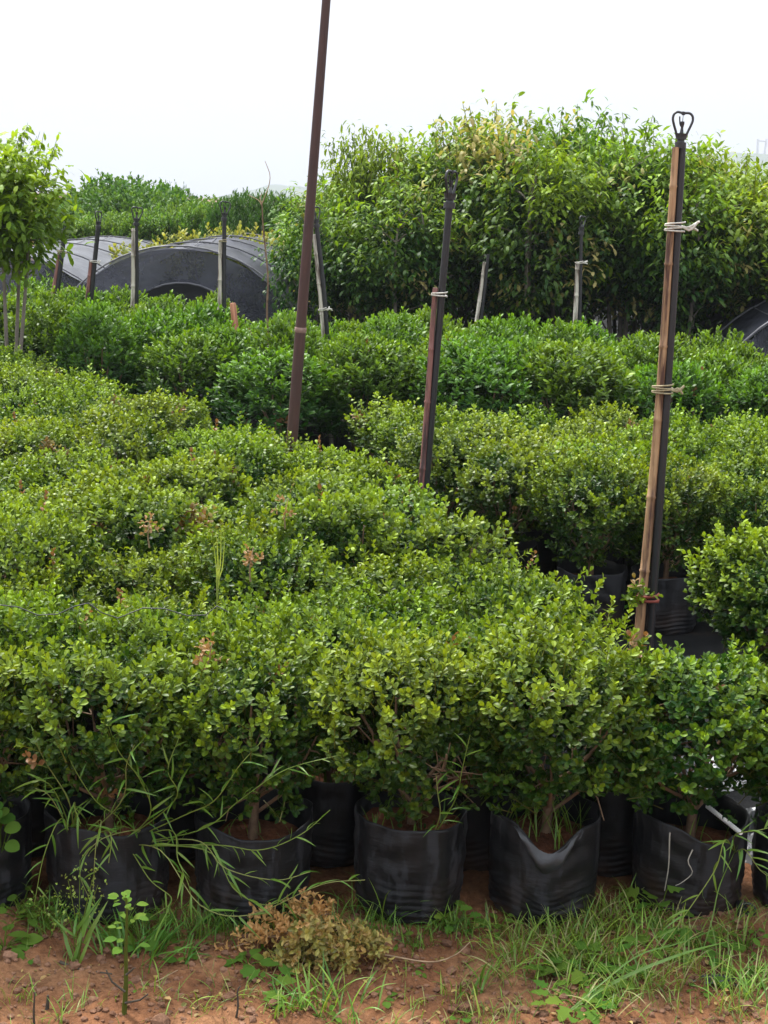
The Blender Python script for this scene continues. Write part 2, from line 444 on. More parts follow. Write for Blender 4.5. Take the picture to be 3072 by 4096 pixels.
mb.add(np.c_[X.ravel(), Y.ravel(), Z.ravel()], q=np.c_[a, a + 1, a + 81, a + 80])
tag(mb.obj('path', M['mat']), 'black weed mat under the shrub beds, run on as painted shade beneath the trees', None, None, 'structure')

def hill(y0, pts, depth):
    """a rounded ridge whose crest is given by pixels at distance y0"""
    P = np.array([pt(px, py, y0) for px, py in pts])
    xs = np.linspace(P[0, 0], P[-1, 0], 60); zs = np.interp(xs, P[:, 0], P[:, 2]); zs = np.maximum(zs + 1.2 * np.sin(xs * .09) + .8 * np.sin(xs * .24), 0)
    prof = [(-1, 0), (-.7, .35), (-.4, .72), (-.15, .95), (0, 1), (.3, .8), (.7, .35), (1, 0)]
    V = []
    for u, h in prof:
        V += [(x, y0 + depth * u, z * h - .3) for x, z in zip(xs, zs)]
    i, j = np.meshgrid(np.arange(59), np.arange(len(prof) - 1)); a = (j * 60 + i).ravel()
    mb = MB(); mb.add(V, q=np.c_[a, a + 1, a + 61, a + 60])
    return mb
tag(hill(1600, [(150, 216), (215, 205), (250, 190), (280, 185), (310, 186), (345, 192), (400, 205), (470, 218)], 320).obj('hill', M['hill']), kind='structure')
tag(hill(1400, [(540, 222), (600, 190), (650, 168), (700, 159), (725, 154), (745, 153), (775, 153), (800, 156), (850, 170), (940, 205), (1000, 225)], 350).obj('hill', M['hill']), kind='structure')
def tower():
    b = pt(761, 153, 1396); top = pt(761, 139, 1396)
    t = thing('tower', (b[0], b[1], 0), 'pale twin posted tower on the far hazy hill', 'tower')
    h0, h1 = b[2] - 3, top[2]
    for sd_ in (-1, 1): tube(MB(), [(sd_ * 3, 0, 0), (sd_ * 3, 0, h0), (sd_ * 3.8, 0, h1)], 1.1, 6).obj('post', M['concrete'], t)
    ring = [(3.4 * math.cos(a), 0, h0 + (h1 - h0) * .25 + 4 * math.sin(a)) for a in np.linspace(math.pi, 2 * math.pi, 10)]
    tube(MB(), ring, 1.1, 6).obj('saddle', M['concrete'], t)
    tube(MB(), [(-4, 0, h1 - 1.6), (4, 0, h1 - 1.6)], .8, 6).obj('crossbeam', M['concrete'], t)
tower()

# ------------------------------------------------------------------ shrub meshes
def shoots_leaves(mb, B, D, ln, npair, L, T, young, dead, rs, whorl=False, el0=68, el1=24):
    """leaf pairs along straight shoots"""
    n = len(B); u = perp(D); w = np.cross(D, u)
    ph0 = rs.uniform(0, 6.28, n)
    for j in range(npair):
        f = (j + .6) / npair
        p = B + D * (ln * f)[:, None]
        el = np.radians(el0 + (el1 - el0) * f + rs.normal(0, 9, n))
        for s in range(2):
            ph = ph0 + j * (2.4 if whorl else math.pi / 2) + s * math.pi + rs.normal(0, .25, n)
            lat = np.cos(ph)[:, None] * u + np.sin(ph)[:, None] * w
            d = D * np.cos(el)[:, None] + lat * np.sin(el)[:, None]
            nn = D * np.sin(el)[:, None] - lat * np.cos(el)[:, None] + rs.normal(0, .18, (n, 3))
            keep = rs.rand(n) > .10
            yv = np.clip(young * (.25 + .85 * f) + rs.normal(0, .10, n), 0, 1)
            C = np.c_[yv, np.clip(rs.normal(.5, .2, n), 0, 1), dead]
            leaves(mb, p[keep], d[keep], nn[keep], (L * (1 - .25 * f) * rs.uniform(.75, 1.15, n))[keep], C[keep], T)

def rad_noise(dirs, rs, amp):
    r = np.ones(len(dirs))
    for _ in range(9):
        k = unit(rs.normal(0, 1, 3)) * rs.uniform(2, 6.5)
        r += amp * np.sin(dirs @ k + rs.uniform(0, 6.28))
    return r

def boxwood_foliage(seed, n_shoots, npair, kind, L, twig=True, dead_patch=0, a=.215, c=.195, zc=.465, sparse=.45, ymul=1.0):
    rs = np.random.RandomState(seed); mb = MB()
    d = unit(rs.normal(0, 1, (n_shoots * 2, 3)))
    keep = rs.rand(len(d)) < np.clip(.50 + .65 * d[:, 2] + (1 - sparse) * .45, .16, 1)
    d = d[keep][:n_shoots]; n = len(d)
    p4 = (np.abs(d) ** 3.6).sum(1) ** (-1 / 3.6)                       # clipped, boxy outline
    r = p4 * rad_noise(d, rs, .065) * (1 - np.abs(rs.normal(0, .19, n)))
    r = np.where((rs.rand(n) < .09) & (d[:, 2] > -.3), r * rs.uniform(1.03, 1.17, n), r)
    top = d[:, 2]
    tp = (1 - .30 * np.clip(-d[:, 2] + .1, 0, 1))[:, None] ** np.array([1, 1, 0])
    P = d * r[:, None] * np.array([a, a, c]) * tp + np.array([0, 0, zc])
    D = unit(d * np.array([1, 1, .7]) + np.array([0, 0, .75]) + rs.normal(0, .32, (n, 3)))
    ln = rs.uniform(.03, .07, n)
    B = P - D * (ln * .7)[:, None]
    tall = (rs.rand(n) < .13) & (d[:, 2] > -.45); ln = np.where(tall, ln * 1.35, ln); B = np.where(tall[:, None], B + D * .028, B)
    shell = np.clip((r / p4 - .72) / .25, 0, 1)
    young = np.clip((.16 + 1.0 * np.clip(top * 1.4 + .12, 0, 1)) * shell * rs.uniform(.3, 1.3, n) + tall * .5 * rs.rand(n), 0, 1) * ymul  # young growth; the weighting to the top also paints in light falling there
    dead = np.zeros(n)
    for _ in range(dead_patch):
        kd = unit(np.array([rs.uniform(-.6, .6), -rs.uniform(.3, 1), rs.uniform(.1, .8)]))
        dead = np.maximum(dead, (d @ kd > .955) * rs.uniform(.5, 1, n))
    dead = np.maximum(dead, (rs.rand(n) < .004) * 1.0)
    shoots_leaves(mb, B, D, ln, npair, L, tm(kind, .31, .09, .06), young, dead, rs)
    if twig:
        for i in rs.choice(n, n // 3, replace=False):
            tube(mb, [B[i] - D[i] * .02, B[i] + D[i] * ln[i]], [.0013, .0008], 3, (young[i] * .8, .6, .35), cap=False)
    return mb.mesh('foliage', M['box'], smooth=False)

def boxwood_stem(seed, lean=0):
    rs = np.random.RandomState(seed); mb = MB()
    k = np.array([rs.uniform(-.02, .02), rs.uniform(-.02, .02), .33])
    tube(mb, [(0, 0, .17), (.003, 0, .25), k], [.013, .011, .010], 7)
    for i in range(11):
        az = i * 2.4 + rs.uniform(-.4, .4); b = np.array([0, 0, .17]) * (1 - .3) + k * .3
        st = np.array([0, 0, .24]) * (1 - i / 11) + k * (i / 11)
        rr = rs.uniform(.10, .19); hz = rs.uniform(.40, .62)
        e = np.array([math.cos(az) * rr, math.sin(az) * rr, hz]); m = (st + e) / 2 + np.array([math.cos(az), math.sin(az), 0]) * .03 + rs.normal(0, .012, 3)
        pa = smooth_path([st, m, e], 6)
        tube(mb, pa, np.linspace(.0055, .002, 6), 5)
        for _ in range(3):
            s = pa[rs.randint(2, 5)]; q = s + unit(rs.normal(0, 1, 3) + (0, 0, .8)) * rs.uniform(.06, .12)
            tube(mb, [s, (s + q) / 2 + rs.normal(0, .006, 3), q], [.0026, .002, .0012], 4, cap=False)
    return mb.mesh('stem', M['twig'])

def bag_mesh(seed, r=.148, h=.25, dips=(), rimnoise=.0045, nside=96, nz=44):
    """a filled bag of black film, two walls thick, narrower at the wrinkled foot"""
    rs = np.random.RandomState(seed); th = np.arange(nside) * 2 * math.pi / nside
    rim = h + sum(rs.uniform(.3, 1) * rimnoise * np.sin(th * k + rs.uniform(0, 6.28)) for k in (1, 2, 3, 5))
    for (az, dep, wid) in dips:
        dd = np.abs((th - az + math.pi) % (2 * math.pi) - math.pi)
        rim = rim - dep * np.exp(-(dd / wid) ** 2)
    fold = sum(rs.uniform(.2, 1) * .0022 * np.sin(th * k + rs.uniform(0, 6.28)) for k in (2, 3, 5, 8, 13))
    ph = rs.uniform(0, 6.28, 6)
    for k in range(9):
        a0 = rs.uniform(0, 6.28); dd = np.abs((th - a0 + math.pi) % (2 * math.pi) - math.pi)
        fold = fold + rs.choice([-1, 1]) * rs.uniform(.001, .0034) * np.clip(1 - dd / rs.uniform(.07, .2), 0, 1)
    V = []
    for iz in range(nz + 1):
        f = iz / nz; z = rim * f
        base = r * (.91 + .09 * min(1, f / .55) ** .6) * (1 + .0 * f)
        if f < .10: base *= .93 + .7 * f
        wr = .0048 * max(0, 1 - f / .55) * np.sin(f * 84 + 2.2 * np.sin(th * 2 + ph[0]) + 1.3 * np.sin(th * 5 + ph[1])) * (.4 + .6 * np.sin(th * 1.5 + ph[2]) ** 2)
        wr = wr + .0022 * np.sin(f * 23 + 1.5 * np.sin(th * 3 + ph[3])) * np.sin(th * 2 + ph[4]) ** 2
        rad = base + fold * (.4 + f) + wr
        V.append(np.c_[np.cos(th) * rad, np.sin(th) * rad, z])
    for f in (1.0, .8, .55):
        rad = r * .982 + fold * .9 - .002
        V.append(np.c_[np.cos(th) * rad, np.sin(th) * rad, rim * f + (.0006 if f == 1 else 0)])
    n = len(V); V = np.concatenate(V); q = []
    for i in range(n - 1):
        k = np.arange(nside); k2 = (k + 1) % nside
        q.append(np.c_[i * nside + k, i * nside + k2, (i + 1) * nside + k2, (i + 1) * nside + k])
    mb = MB(); mb.add(V, q=np.concatenate(q))
    t = [(0, 0, 0)][:0]
    mb.add(np.concatenate([V[:nside], [[0, 0, 0]]]), t=[(nside, (k + 1) % nside, k) for k in range(nside)])
    return mb.mesh('grow_bag', M['bag'])

def soil_mesh(seed, r=.138, z=.185):
    rs = np.random.RandomState(seed); V = [(0, 0, z + .012)]; t, q = [], []
    for i, f in enumerate((.35, .7, 1.0)):
        for k in range(24):
            a = k * math.pi / 12
            V.append((math.cos(a) * r * f, math.sin(a) * r * f, z + rs.uniform(-.008, .012) + .01 * (1 - f)))
    for k in range(24): t.append((0, 1 + k, 1 + (k + 1) % 24))
    for i in range(2):
        for k in range(24):
            a, b = 1 + i * 24 + k, 1 + i * 24 + (k + 1) % 24
            q.append((a, a + 24, b + 24, b))
    mb = MB(); mb.add(V, t, q)
    return mb.mesh('soil', M['potsoil'])

def pot_grass(seed, n=40, ln=(.05, .13), r=.11, z=.185, front=False, yellow=.3):
    rs = np.random.RandomState(seed); mb = MB()
    for _ in range(n):
        a = rs.uniform(0, 6.28); rr = r * math.sqrt(rs.rand())
        if front: a = rs.uniform(math.pi * 1.1, math.pi * 1.9)
        blade(mb, (math.cos(a) * rr, math.sin(a) * rr, z), rs.uniform(0, 6.28), rs.uniform(*ln), rs.uniform(.003, .006), rs.uniform(.1, 1.3), rs.uniform(.05, .5), (rs.uniform(0, yellow), rs.uniform(.3, .9), 0), 4)
    return mb.mesh('grass_tuft', M['grass'])

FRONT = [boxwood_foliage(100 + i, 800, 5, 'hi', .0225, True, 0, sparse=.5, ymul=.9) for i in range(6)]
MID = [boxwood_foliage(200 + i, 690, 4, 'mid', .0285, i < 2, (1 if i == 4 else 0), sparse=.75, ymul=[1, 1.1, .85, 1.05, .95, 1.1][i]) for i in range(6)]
STEMS = [boxwood_stem(300 + i) for i in range(4)]
BAGS = [bag_mesh(400 + i) for i in range(4)]
SOILS = [soil_mesh(500 + i) for i in range(3)]
PGRASS = [pot_grass(520 + i) for i in range(3)]

def boxwood(loc, label, group, fol, bag, stem, soil, rz, s=(1, 1, 1), grass=None):
    t = thing('potted_boxwood', loc, label, 'shrub', group)
    link('grow_bag', bag, t); link('soil', soil, t)
    k = Matrix.Diagonal((*s, 1)) @ Matrix.Rotation(rz, 4, 'Z')
    link('stem', stem, t, k)
    f = link('foliage', fol, t, k); f['kind'] = 'stuff'
    if grass is not None:
        g = link('grass_tuft', grass, t); g['kind'] = 'stuff'
    return t

# ---- front row of bags, each its own
front_px = [-42, 100, 247, 408, 546, 694, 818]
front_lab = [
    'boxwood in a black bag with round lobed weed leaves along its rim',
    'boxwood whose black bag is overrun by creeping crabgrass runners',
    'boxwood with a brown withered sprig, its sunken black bag showing red soil',
    'boxwood on a single bare brown trunk in a smooth black bag',
    'boxwood in a black bag whose rim folds down in a shiny V',
    'boxwood in a slumped black bag with a pale root trailing down it',
    'boxwood standing on grey film beside the white ribbed pipe']
fb = [bag_mesh(430, .150, .255), bag_mesh(431, .152, .25, [(-1.2, .012, .3)]), bag_mesh(432, .148, .25, [(-1.9, .012, .5), (-1.1, .012, .5)]),
      bag_mesh(433, .140, .255, (), .003), bag_mesh(434, .142, .26, [(-1.62, .062, .42)]), bag_mesh(435, .145, .255, [(-1.25, .030, .7)]), bag_mesh(436, .145, .24)]
fs = [.175, .18, .165, .205, .185, .155, .18]
front_c = []
for i, px in enumerate(front_px):
    g = gnd(px, 924 if i != 5 else 920); c = np.array([g[0], g[1] + .125, 0])
    c[2] = -.004
    front_c.append(c)
    tops = [1.0, 1.0, .99, 1.0, 1.01, .99, .97][i]
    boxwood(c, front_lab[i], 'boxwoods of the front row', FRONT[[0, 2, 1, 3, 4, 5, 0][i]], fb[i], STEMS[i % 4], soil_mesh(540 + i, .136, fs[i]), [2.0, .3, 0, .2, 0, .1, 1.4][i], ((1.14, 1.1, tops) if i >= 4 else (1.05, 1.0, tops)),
            pot_grass(560 + i, [20, 26, 12, 24, 60, 26, 30][i], (.04, .10) if i != 4 else (.06, .14), .115, fs[i], yellow=.5))
ROW_Y = float(np.mean([c[1] for c in front_c]))

# the shiny flap folded out over the V rim, part of that bag
def flap():
    root = [o for o in bpy.data.objects if o.get('label') == front_lab[4]][0]
    V = []; na, nr = 16, 6
    for i in range(na + 1):
        u = -1 + 2 * i / na; az = -1.62 + u * .62
        top = .26 - .062 * math.exp(-((az + 1.62) / .42) ** 2) + .002
        drop = .052 * (1 - abs(u) ** 1.6)
        for j in range(nr + 1):
            f = j / nr
            rr = .1455 + .013 * math.sin(f * 2.6) * (1 - abs(u) ** 2) + .003 * math.sin(9 * u + 5 * f) + .002 * math.sin(23 * u)
            V.append((math.cos(az) * rr, math.sin(az) * rr, top - drop * f + .004 * math.sin(12 * u) * f))
    q = [(i * (nr + 1) + j, (i + 1) * (nr + 1) + j, (i + 1) * (nr + 1) + j + 1, i * (nr + 1) + j + 1) for i in range(na) for j in range(nr)]
    mb = MB(); mb.add(V, q=q)
    o = mb.obj('folded_flap', M['black'], root)
    o['label'] = 'shiny folded rim of black film'
flap()

# ---- the large bed behind the front row
EDGE = [(3.0, .66), (4.0, .66)]
for px, py in [(585, 560), (520, 525), (465, 497), (430, 478), (345, 444), (300, 428), (228, 407), (160, 401), (125, 389), (65, 359), (20, 350)]:
    g = gnd(px, py, .62); EDGE.append((g[1], g[0]))
EDGE = np.array(sorted(EDGE))
def edge_x(y): return np.interp(y, EDGE[:, 0], EDGE[:, 1])
Y_END = EDGE[-1, 0]
def in_view(p, mx=55, my=80):
    a, b = proj((p[0], p[1], .5)); return -mx < a < W + mx and b < H + my
k = 0; cnt = 0
for px_, h_, w_ in ((-28, 1.0, 1.), (30, .98, 1.), (172, 1.0, 1.), (328, .99, 1.), (477, .97, 1.), (614, .84, .8)):
    g = pt(px_, 800, ROW_Y + .31); g[2] = 0.
    lab_ = 'boxwood in the second row, seen through the gap beside the slumped bag' if px_ > 600 else 'boxwood standing behind a gap of the front row of black bags'
    boxwood(g, lab_, 'boxwoods of the second row', FRONT[rng.randint(6)], BAGS[rng.randint(4)], STEMS[rng.randint(4)], SOILS[rng.randint(3)], rng.uniform(0, 6.28), (w_, w_ * .92, h_), PGRASS[rng.randint(3)])
ORD = 'first second third fourth fifth sixth seventh eighth ninth tenth eleventh twelfth thirteenth fourteenth fifteenth sixteenth seventeenth eighteenth nineteenth twentieth'.split() + ['twenty %s' % w for w in 'first second third fourth fifth sixth'.split()]
yy = ROW_Y + .72
row = 2
while yy < Y_END + .15:
    x = edge_x(yy) - (.32 if yy > 4.4 else .24) - rng.uniform(0, .05)
    first = True
    while x > -3.4:
        p = np.array([x + rng.normal(0, .026), yy + rng.normal(0, .035), .008 if yy > 4.8 else 0.])
        if in_view(p) and rng.rand() > .035:
            s = rng.uniform(.93, 1.07)
            far = row > 3
            fol = MID[rng.randint(6)] if far else FRONT[rng.randint(6)]
            if first: lab, grp = 'boxwood at the aisle end of the %s row back from the front bags' % ORD[row], 'boxwoods lining the aisle of the large bed'
            else: lab, grp = 'light green boxwood inside the %s row back from the front bags' % ORD[row], 'boxwoods packed in the large bed, row %d' % (row + 1)
            boxwood(p, lab, grp, fol, BAGS[rng.randint(4)], STEMS[rng.randint(4)], SOILS[rng.randint(3)], rng.uniform(0, 6.28), (s * 1.04, s * .90, rng.uniform(.87, 1.06)), PGRASS[rng.randint(3)] if row <= 2 else None)
            cnt += 1
        first = False
        x -= rng.uniform(.325, .385)
    yy += .445; row += 1
print('large bed', cnt)

# ---- the bed across the aisle
LEFT2 = np.array(sorted([(gnd(px, py, .62)[1], gnd(px, py, .62)[0]) for px, py in [(352, 428), (400, 445), (463, 466), (520, 480), (560, 492), (600, 500)]]))
y2 = gnd(700, 497, .62)[1]
back2 = gnd(560, 421, .62)[1]
print('bed2', y2, back2, LEFT2.tolist(), 'edge', EDGE.tolist())
yy = y2 + .24; row = 0
while yy < back2 + .02:
    x = np.interp(yy, LEFT2[:, 0], LEFT2[:, 1]) + .29
    first = True
    while x < 3.2:
        p = np.array([x + rng.normal(0, .025), yy + rng.normal(0, .03), .008])
        if in_view(p):
            s = rng.uniform(.95, 1.1)
            if row == 0: lab, grp = 'boxwood in the first row across the aisle, its black bag in shade', 'boxwoods fronting the bed across the aisle'
            else: lab, grp = 'yellowish boxwood in the %s row of the bed across the aisle' % ORD[row], 'boxwoods of the bed across the aisle, row %d' % (row + 1)
            boxwood(p, lab, grp, MID[rng.randint(6)] if row else FRONT[rng.randint(6)], BAGS[rng.randint(4)], STEMS[rng.randint(4)], SOILS[rng.randint(3)], rng.uniform(0, 6.28), (s, s, rng.uniform(.97, 1.07)))
        first = False
        x += .35
    yy += .42; row += 1
g = pt(770, 600, gnd(770, 552, .66)[1]); g[2] = 0.
boxwood(g, 'fresh yellow green boxwood beside the tan bamboo riser, apart from the beds', None, boxwood_foliage(260, 1000, 5, 'mid', .026, True, 0, sparse=.5, ymul=1.35), BAGS[1], STEMS[2], SOILS[0], .5, (1.1, 1.1, 1.03))
g2 = g + np.array([.42, .1, 0]); 

# ------------------------------------------------------------------ dark green hedge block
def hedge_foliage(seed, n=520):
    rs = np.random.RandomState(seed); mb = MB()
    d = unit(rs.normal(0, 1, (n * 2, 3))); d = d[rs.rand(len(d)) < np.clip(.62 + .55 * d[:, 2], .2, 1)][:n]; n = len(d)
    r = rad_noise(d, rs, .05) * (1 - np.abs(rs.normal(0, .13, n)))
    P = d * r[:, None] * np.array([.33, .33, .37]) + np.array([0, 0, .50])
    D = unit(d * np.array([.8, .8, .4]) + np.array([0, 0, 1.0]) + rs.normal(0, .22, (n, 3)))
    ln = rs.uniform(.06, .12, n); B = P - D * (ln * .6)[:, None]
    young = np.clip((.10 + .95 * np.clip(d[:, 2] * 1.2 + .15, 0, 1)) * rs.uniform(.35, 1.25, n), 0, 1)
    shoots_leaves(mb, B, D, ln, 4, .056, tm('mid', .20, .06, .08), young, (rs.rand(n) < .004) * 1., rs, True, 62, 16)
    return mb.mesh('foliage', M['hedge'], smooth=False)
def hedge_stem(seed):
    rs = np.random.RandomState(seed); mb = MB()
    for i in range(7):
        az = rs.uniform(0, 6.28); e = np.array([math.cos(az) * rs.uniform(.08, .22), math.sin(az) * rs.uniform(.08, .22), rs.uniform(.45, .7)])
        tube(mb, smooth_path([(0, 0, 0), (e[0] * .3, e[1] * .3, .2), e], 5), np.linspace(.012, .004, 5), 5)
    return mb.mesh('stem', M['twig'])
HF = [hedge_foliage(600 + i) for i in range(5)]; HS = [hedge_stem(620 + i) for i in range(3)]
hx = [gnd(px, py, 0.0) for px, py in []]
front_line = np.array([(-3.4, 12.4), (-2.6, 11.9), (-1.9, 11.0), (-1.2, 10.5), (-.4, 10.1), (.3, 10.0), (1.2, 9.9), (3.5, 9.6)])
nh = 0
for r_i in range(5):
    x = -3.3 + (r_i % 2) * .24
    while x < 3.6:
        y = np.interp(x, front_line[:, 0], front_line[:, 1]) + r_i * .47 + rng.normal(0, .07) + (rng.uniform(-.12, .16) if r_i == 0 else 0)
        p = (x + rng.normal(0, .05), y, .008)
        if in_view(p, 70):
            s = rng.uniform(.88, 1.12) * (1.2 if r_i == 0 else 1); h = rng.uniform(.9, 1.1) * (1.0 if r_i == 0 else 1.03) * float(np.interp(x, [-1.8, -.8, .2, 1.0, 2.6], [.93, .90, .97, .93, .82]))
            lab = ('dark green bushy hedge shrub facing the aisle, shaded at its foot' if r_i == 0 else 'dark green hedge shrub with upright tips, %s rank back from the aisle' % ORD[r_i])
            t = thing('hedge_shrub', p, lab, 'shrub', 'hedge shrubs facing the aisle' if r_i == 0 else 'hedge shrubs, rank %d' % (r_i + 1))
            k = Matrix.Rotation(rng.uniform(0, 6.28), 4, 'Z') @ Matrix.Diagonal((s, s, h, 1))
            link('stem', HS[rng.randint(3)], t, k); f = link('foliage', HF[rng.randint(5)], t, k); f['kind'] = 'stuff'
            nh += 1
        x += .48 if r_i else .64
print('hedge', nh)

# ------------------------------------------------------------------ poles and sprinkler risers
def frame_between(a, b):
    a, b = Vector(a), Vector(b); z = (b - a)
    zz = z.normalized(); xx = (Vector((1, 0, 0)) - zz * zz.x).normalized(); yy = zz.cross(xx)
    return Matrix.Translation(a) @ Matrix((xx, yy, zz)).transposed().to_4x4(), z.length

def sprinkler(root, z, s=1.0, rz=0.0, x=0.0, y=0.0, tilt=0.0):
    """butterfly sprinkler: collar, cup, heart shaped bow and a spinner in the middle"""
    K = Matrix.Translation((x, y, z)) @ Matrix.Rotation(tilt, 4, 'Y') @ Matrix.Rotation(rz, 4, 'Z') @ Matrix.Diagonal((s, s, s, 1))
    mb = MB()
    tube(mb, [(0, 0, -.028), (0, 0, -.006)], [.021, .0215], 14); tube(mb, [(0, 0, -.006), (0, 0, .004)], [.015, .013], 12); tube(mb, [(0, 0, .004), (0, 0, .010), (0, 0, .026)], [.020, .020, .023], 12)
    h = link('sprinkler_head', mb.mesh('sprinkler_head', M['black']), root, K)
    pts = [(-.017, 0, .012), (-.023, 0, .032), (-.0335, 0, .058), (-.039, 0, .078), (-.036, 0, .094), (-.024, 0, .103), (-.008, 0, .101), (0, 0, .097), (.008, 0, .101), (.024, 0, .101), (.036, 0, .092), (.039, 0, .076), (.0335, 0, .058), (.023, 0, .032), (.017, 0, .012)]
    mb = MB(); tube(mb, smooth_path(pts, 40), .0048, 7); tube(mb, [(0, 0, .093), (0, 0, .106)], .0065, 8)
    link('bow', mb.mesh('bow', M['black']), h)
    mb = MB()
    tube(mb, [(0, 0, .02), (0, 0, .04), (0, 0, .048)], [.009, .006, .005], 8); tube(mb, [(0, 0, .048), (0, 0, .062), (0, 0, .070)], [.005, .008, .0075], 8); tube(mb, [(0, 0, .07), (0, 0, .094)], .0014, 5)
    tube(mb, smooth_path([(-.003, 0, .05), (-.009, .002, .062), (-.012, .004, .088)], 8), .0028, 5)
    link('spinner', mb.mesh('spinner', M['black']), h)
    return h

def bamboo_pole(z1, r, seed, x=0., nodes=.24, bend=.006, taper=.18):
    rs = np.random.RandomState(seed); mb = MB(); P, R_ = [], []
    z = -.05; nxt = rs.uniform(.05, nodes)
    k = rs.uniform(0, 6.28)
    zs = list(np.arange(-.05, z1, .06)) + [z1]
    ns = np.arange(nxt, z1, nodes) + rs.normal(0, .02, len(np.arange(nxt, z1, nodes)))
    zs = sorted(zs + [v for n_ in ns for v in (n_ - .006, n_, n_ + .006) if 0 < v < z1])
    for zz in zs:
        P.append((x + bend * math.sin(zz * 3 + k), bend * math.cos(zz * 2.3 + k), zz))
        R_.append(r * (1 - taper * zz / z1) * (1.2 if np.abs(ns - zz).min(initial=9) < .003 else 1))
    tube(mb, P, R_, 10)
    return mb.mesh('bamboo_stake', M['bamboo'])

def winding(mb, z, rx, turns, rw, x0, seed, tail=True):
    rs = np.random.RandomState(seed)
    a = np.linspace(0, turns * 2 * math.pi, turns * 16)
    P = np.c_[x0 + np.cos(a) * rx, np.sin(a) * .024, z + (a / (2 * math.pi)) * rw * 2.6 + .004 * np.sin(a * .5 + 1)]
    tube(mb, P, rw, 5)
    if tail:
        for k in range(4):
            e = np.array([x0 + rx + rs.uniform(.02, .04), -.022 + rs.uniform(-.01, .01), z + turns * rw * 1.3 + rs.uniform(-.012, .022)])
            tube(mb, smooth_path([(x0 + rx * .8, -.02, z + turns * rw * 1.3), (x0 + rx + .012, -.03, z + turns * rw * 1.3 + rs.uniform(-.006, .01)), e], 6), [rw, rw, rw * 1.1, rw * 1.3, rw * 1.6, rw * 1.2], 5)

# the tall one in tan bamboo
def big_riser():
    Y = gnd(640, 690, 0)[1]
    Y = 4.75
    base, top = pt(638, 700, Y), pt(680, 146, Y)
    base = base + (top - base) * ((0 - base[2]) / (top[2] - base[2]))
    mw, Ln = frame_between(base, top)
    t = thing('sprinkler_riser', (0, 0, 0), 'tall black hose riser tied to tan bamboo with white twine', 'sprinkler', 'sprinkler risers')
    t.matrix_world = mw
    px = Y / F * 1.02
    link('bamboo_stake', bamboo_pole(Ln - .004, .0175, 3, -.009, taper=.42), t)
    mb = MB(); tube(mb, smooth_path([(.021, 0, -.04), (.0225, .002, Ln * .3), (.017, .003, Ln * .7), (.008, .004, Ln)], 14), np.linspace(.0145, .0112, 14), 12); mb.obj('hose', M['hose'], t)
    sprinkler(t, Ln + .016, .80, .15, .002, .004, .02)
    zz = lambda py: (pt(660, py, Y)[2] - base[2]) / (top[2] - base[2]) * Ln
    mb = MB(); winding(mb, zz(232), .030, 4, .0028, .003, 4); mb.obj('twine', M['cord'], t)
    mb = MB(); winding(mb, zz(394), .032, 4, .0028, .003, 5); mb.obj('twine', M['oldcord'], t)
    mb = MB(); winding(mb, zz(603), .036, 2, .005, .004, 6, False); mb.obj('red_tie', M['redcloth'], t)
    rs = np.random.RandomState(5); mb = MB()
    B = np.array([(-.05 + rs.uniform(-.02, .04), -.03 + rs.uniform(-.02, .02), zz(603) + rs.uniform(-.01, .06)) for _ in range(16)])
    shoots_leaves(mb, B, unit(rs.normal(0, 1, (16, 3)) + (0, -.2, .6)), rs.uniform(.03, .06, 16), 4, .024, tm('hi', .31), rs.uniform(.3, 1, 16), (rs.rand(16) < .2) * .8, rs)
    o = mb.obj('caught_sprig', M['box'], t, smooth=False); o['kind'] = 'stuff'
big_riser()

def riser(name_label, Y, pb, ptop, bam, bam_top, head=True, hx=.018, tie=None, rz=.6, hs=1.0, hr=.014, seed=9, group='sprinkler risers', tiemat='cord', stake_r=.013):
    base, top = pt(*pb, Y), pt(*ptop, Y)
    base = base + (top - base) * ((0.008 - base[2]) / (top[2] - base[2]))
    mw, Ln = frame_between(base, top)
    t = thing('sprinkler_riser', (0, 0, 0), name_label, 'sprinkler', group)
    t.matrix_world = mw
    me = bamboo_pole(Ln * bam_top, stake_r, seed, -hx * .75, .22, .005); me.materials.clear(); me.materials.append(M[bam])
    link('bamboo_stake', me, t)
    rs = np.random.RandomState(seed)
    mb = MB(); tube(mb, smooth_path([(hx, 0, -.03), (hx + rs.uniform(-.008, .008), .004, Ln * .35), (hx + rs.uniform(-.008, .008), .003, Ln * .7), (hx * .6, 0, Ln)], 10), hr, 9); mb.obj('hose', M['hose'], t)
    if head: sprinkler(t, Ln + .01, hs, rz, hx * .6, 0, rs.uniform(-.1, .1))
    for z in (tie or []):
        mb = MB(); winding(mb, Ln * z, .03, 2, .0035, 0, seed, tail=rs.rand() < .6); mb.obj('twine', M[tiemat], t)
    return t
riser('black hose riser leading on dark reddish bamboo between the two boxwood beds', 6.15, (423, 490), (447, 203), 'bamboo_red', .81, rz=1.0, tie=[.79], hr=.0145, hx=.017, stake_r=.0135, hs=1.1, seed=11)
riser('pale bamboo hose riser leaning across behind the brown steel pole', 10.95, (327, 360), (315, 225), 'bamboo_pale', .96, head=True, tie=[.62, .40], hr=.016, stake_r=.017, hs=1.1, seed=12)
riser('hose riser with pale bamboo standing before the black tunnel end', 12.4, (222, 303), (223, 218), 'bamboo_pale', .89, tie=[.88], rz=.5, hr=.017, stake_r=.019, hs=1.15, seed=13, tiemat='oldcord')
riser('hose riser bound to orange and grey stake before the tunnel edge', 12.9, (134, 303), (135, 223), 'bamboo_pale', .97, tie=[.45], rz=.2, hr=.014, stake_r=.022, hs=1.15, seed=14)
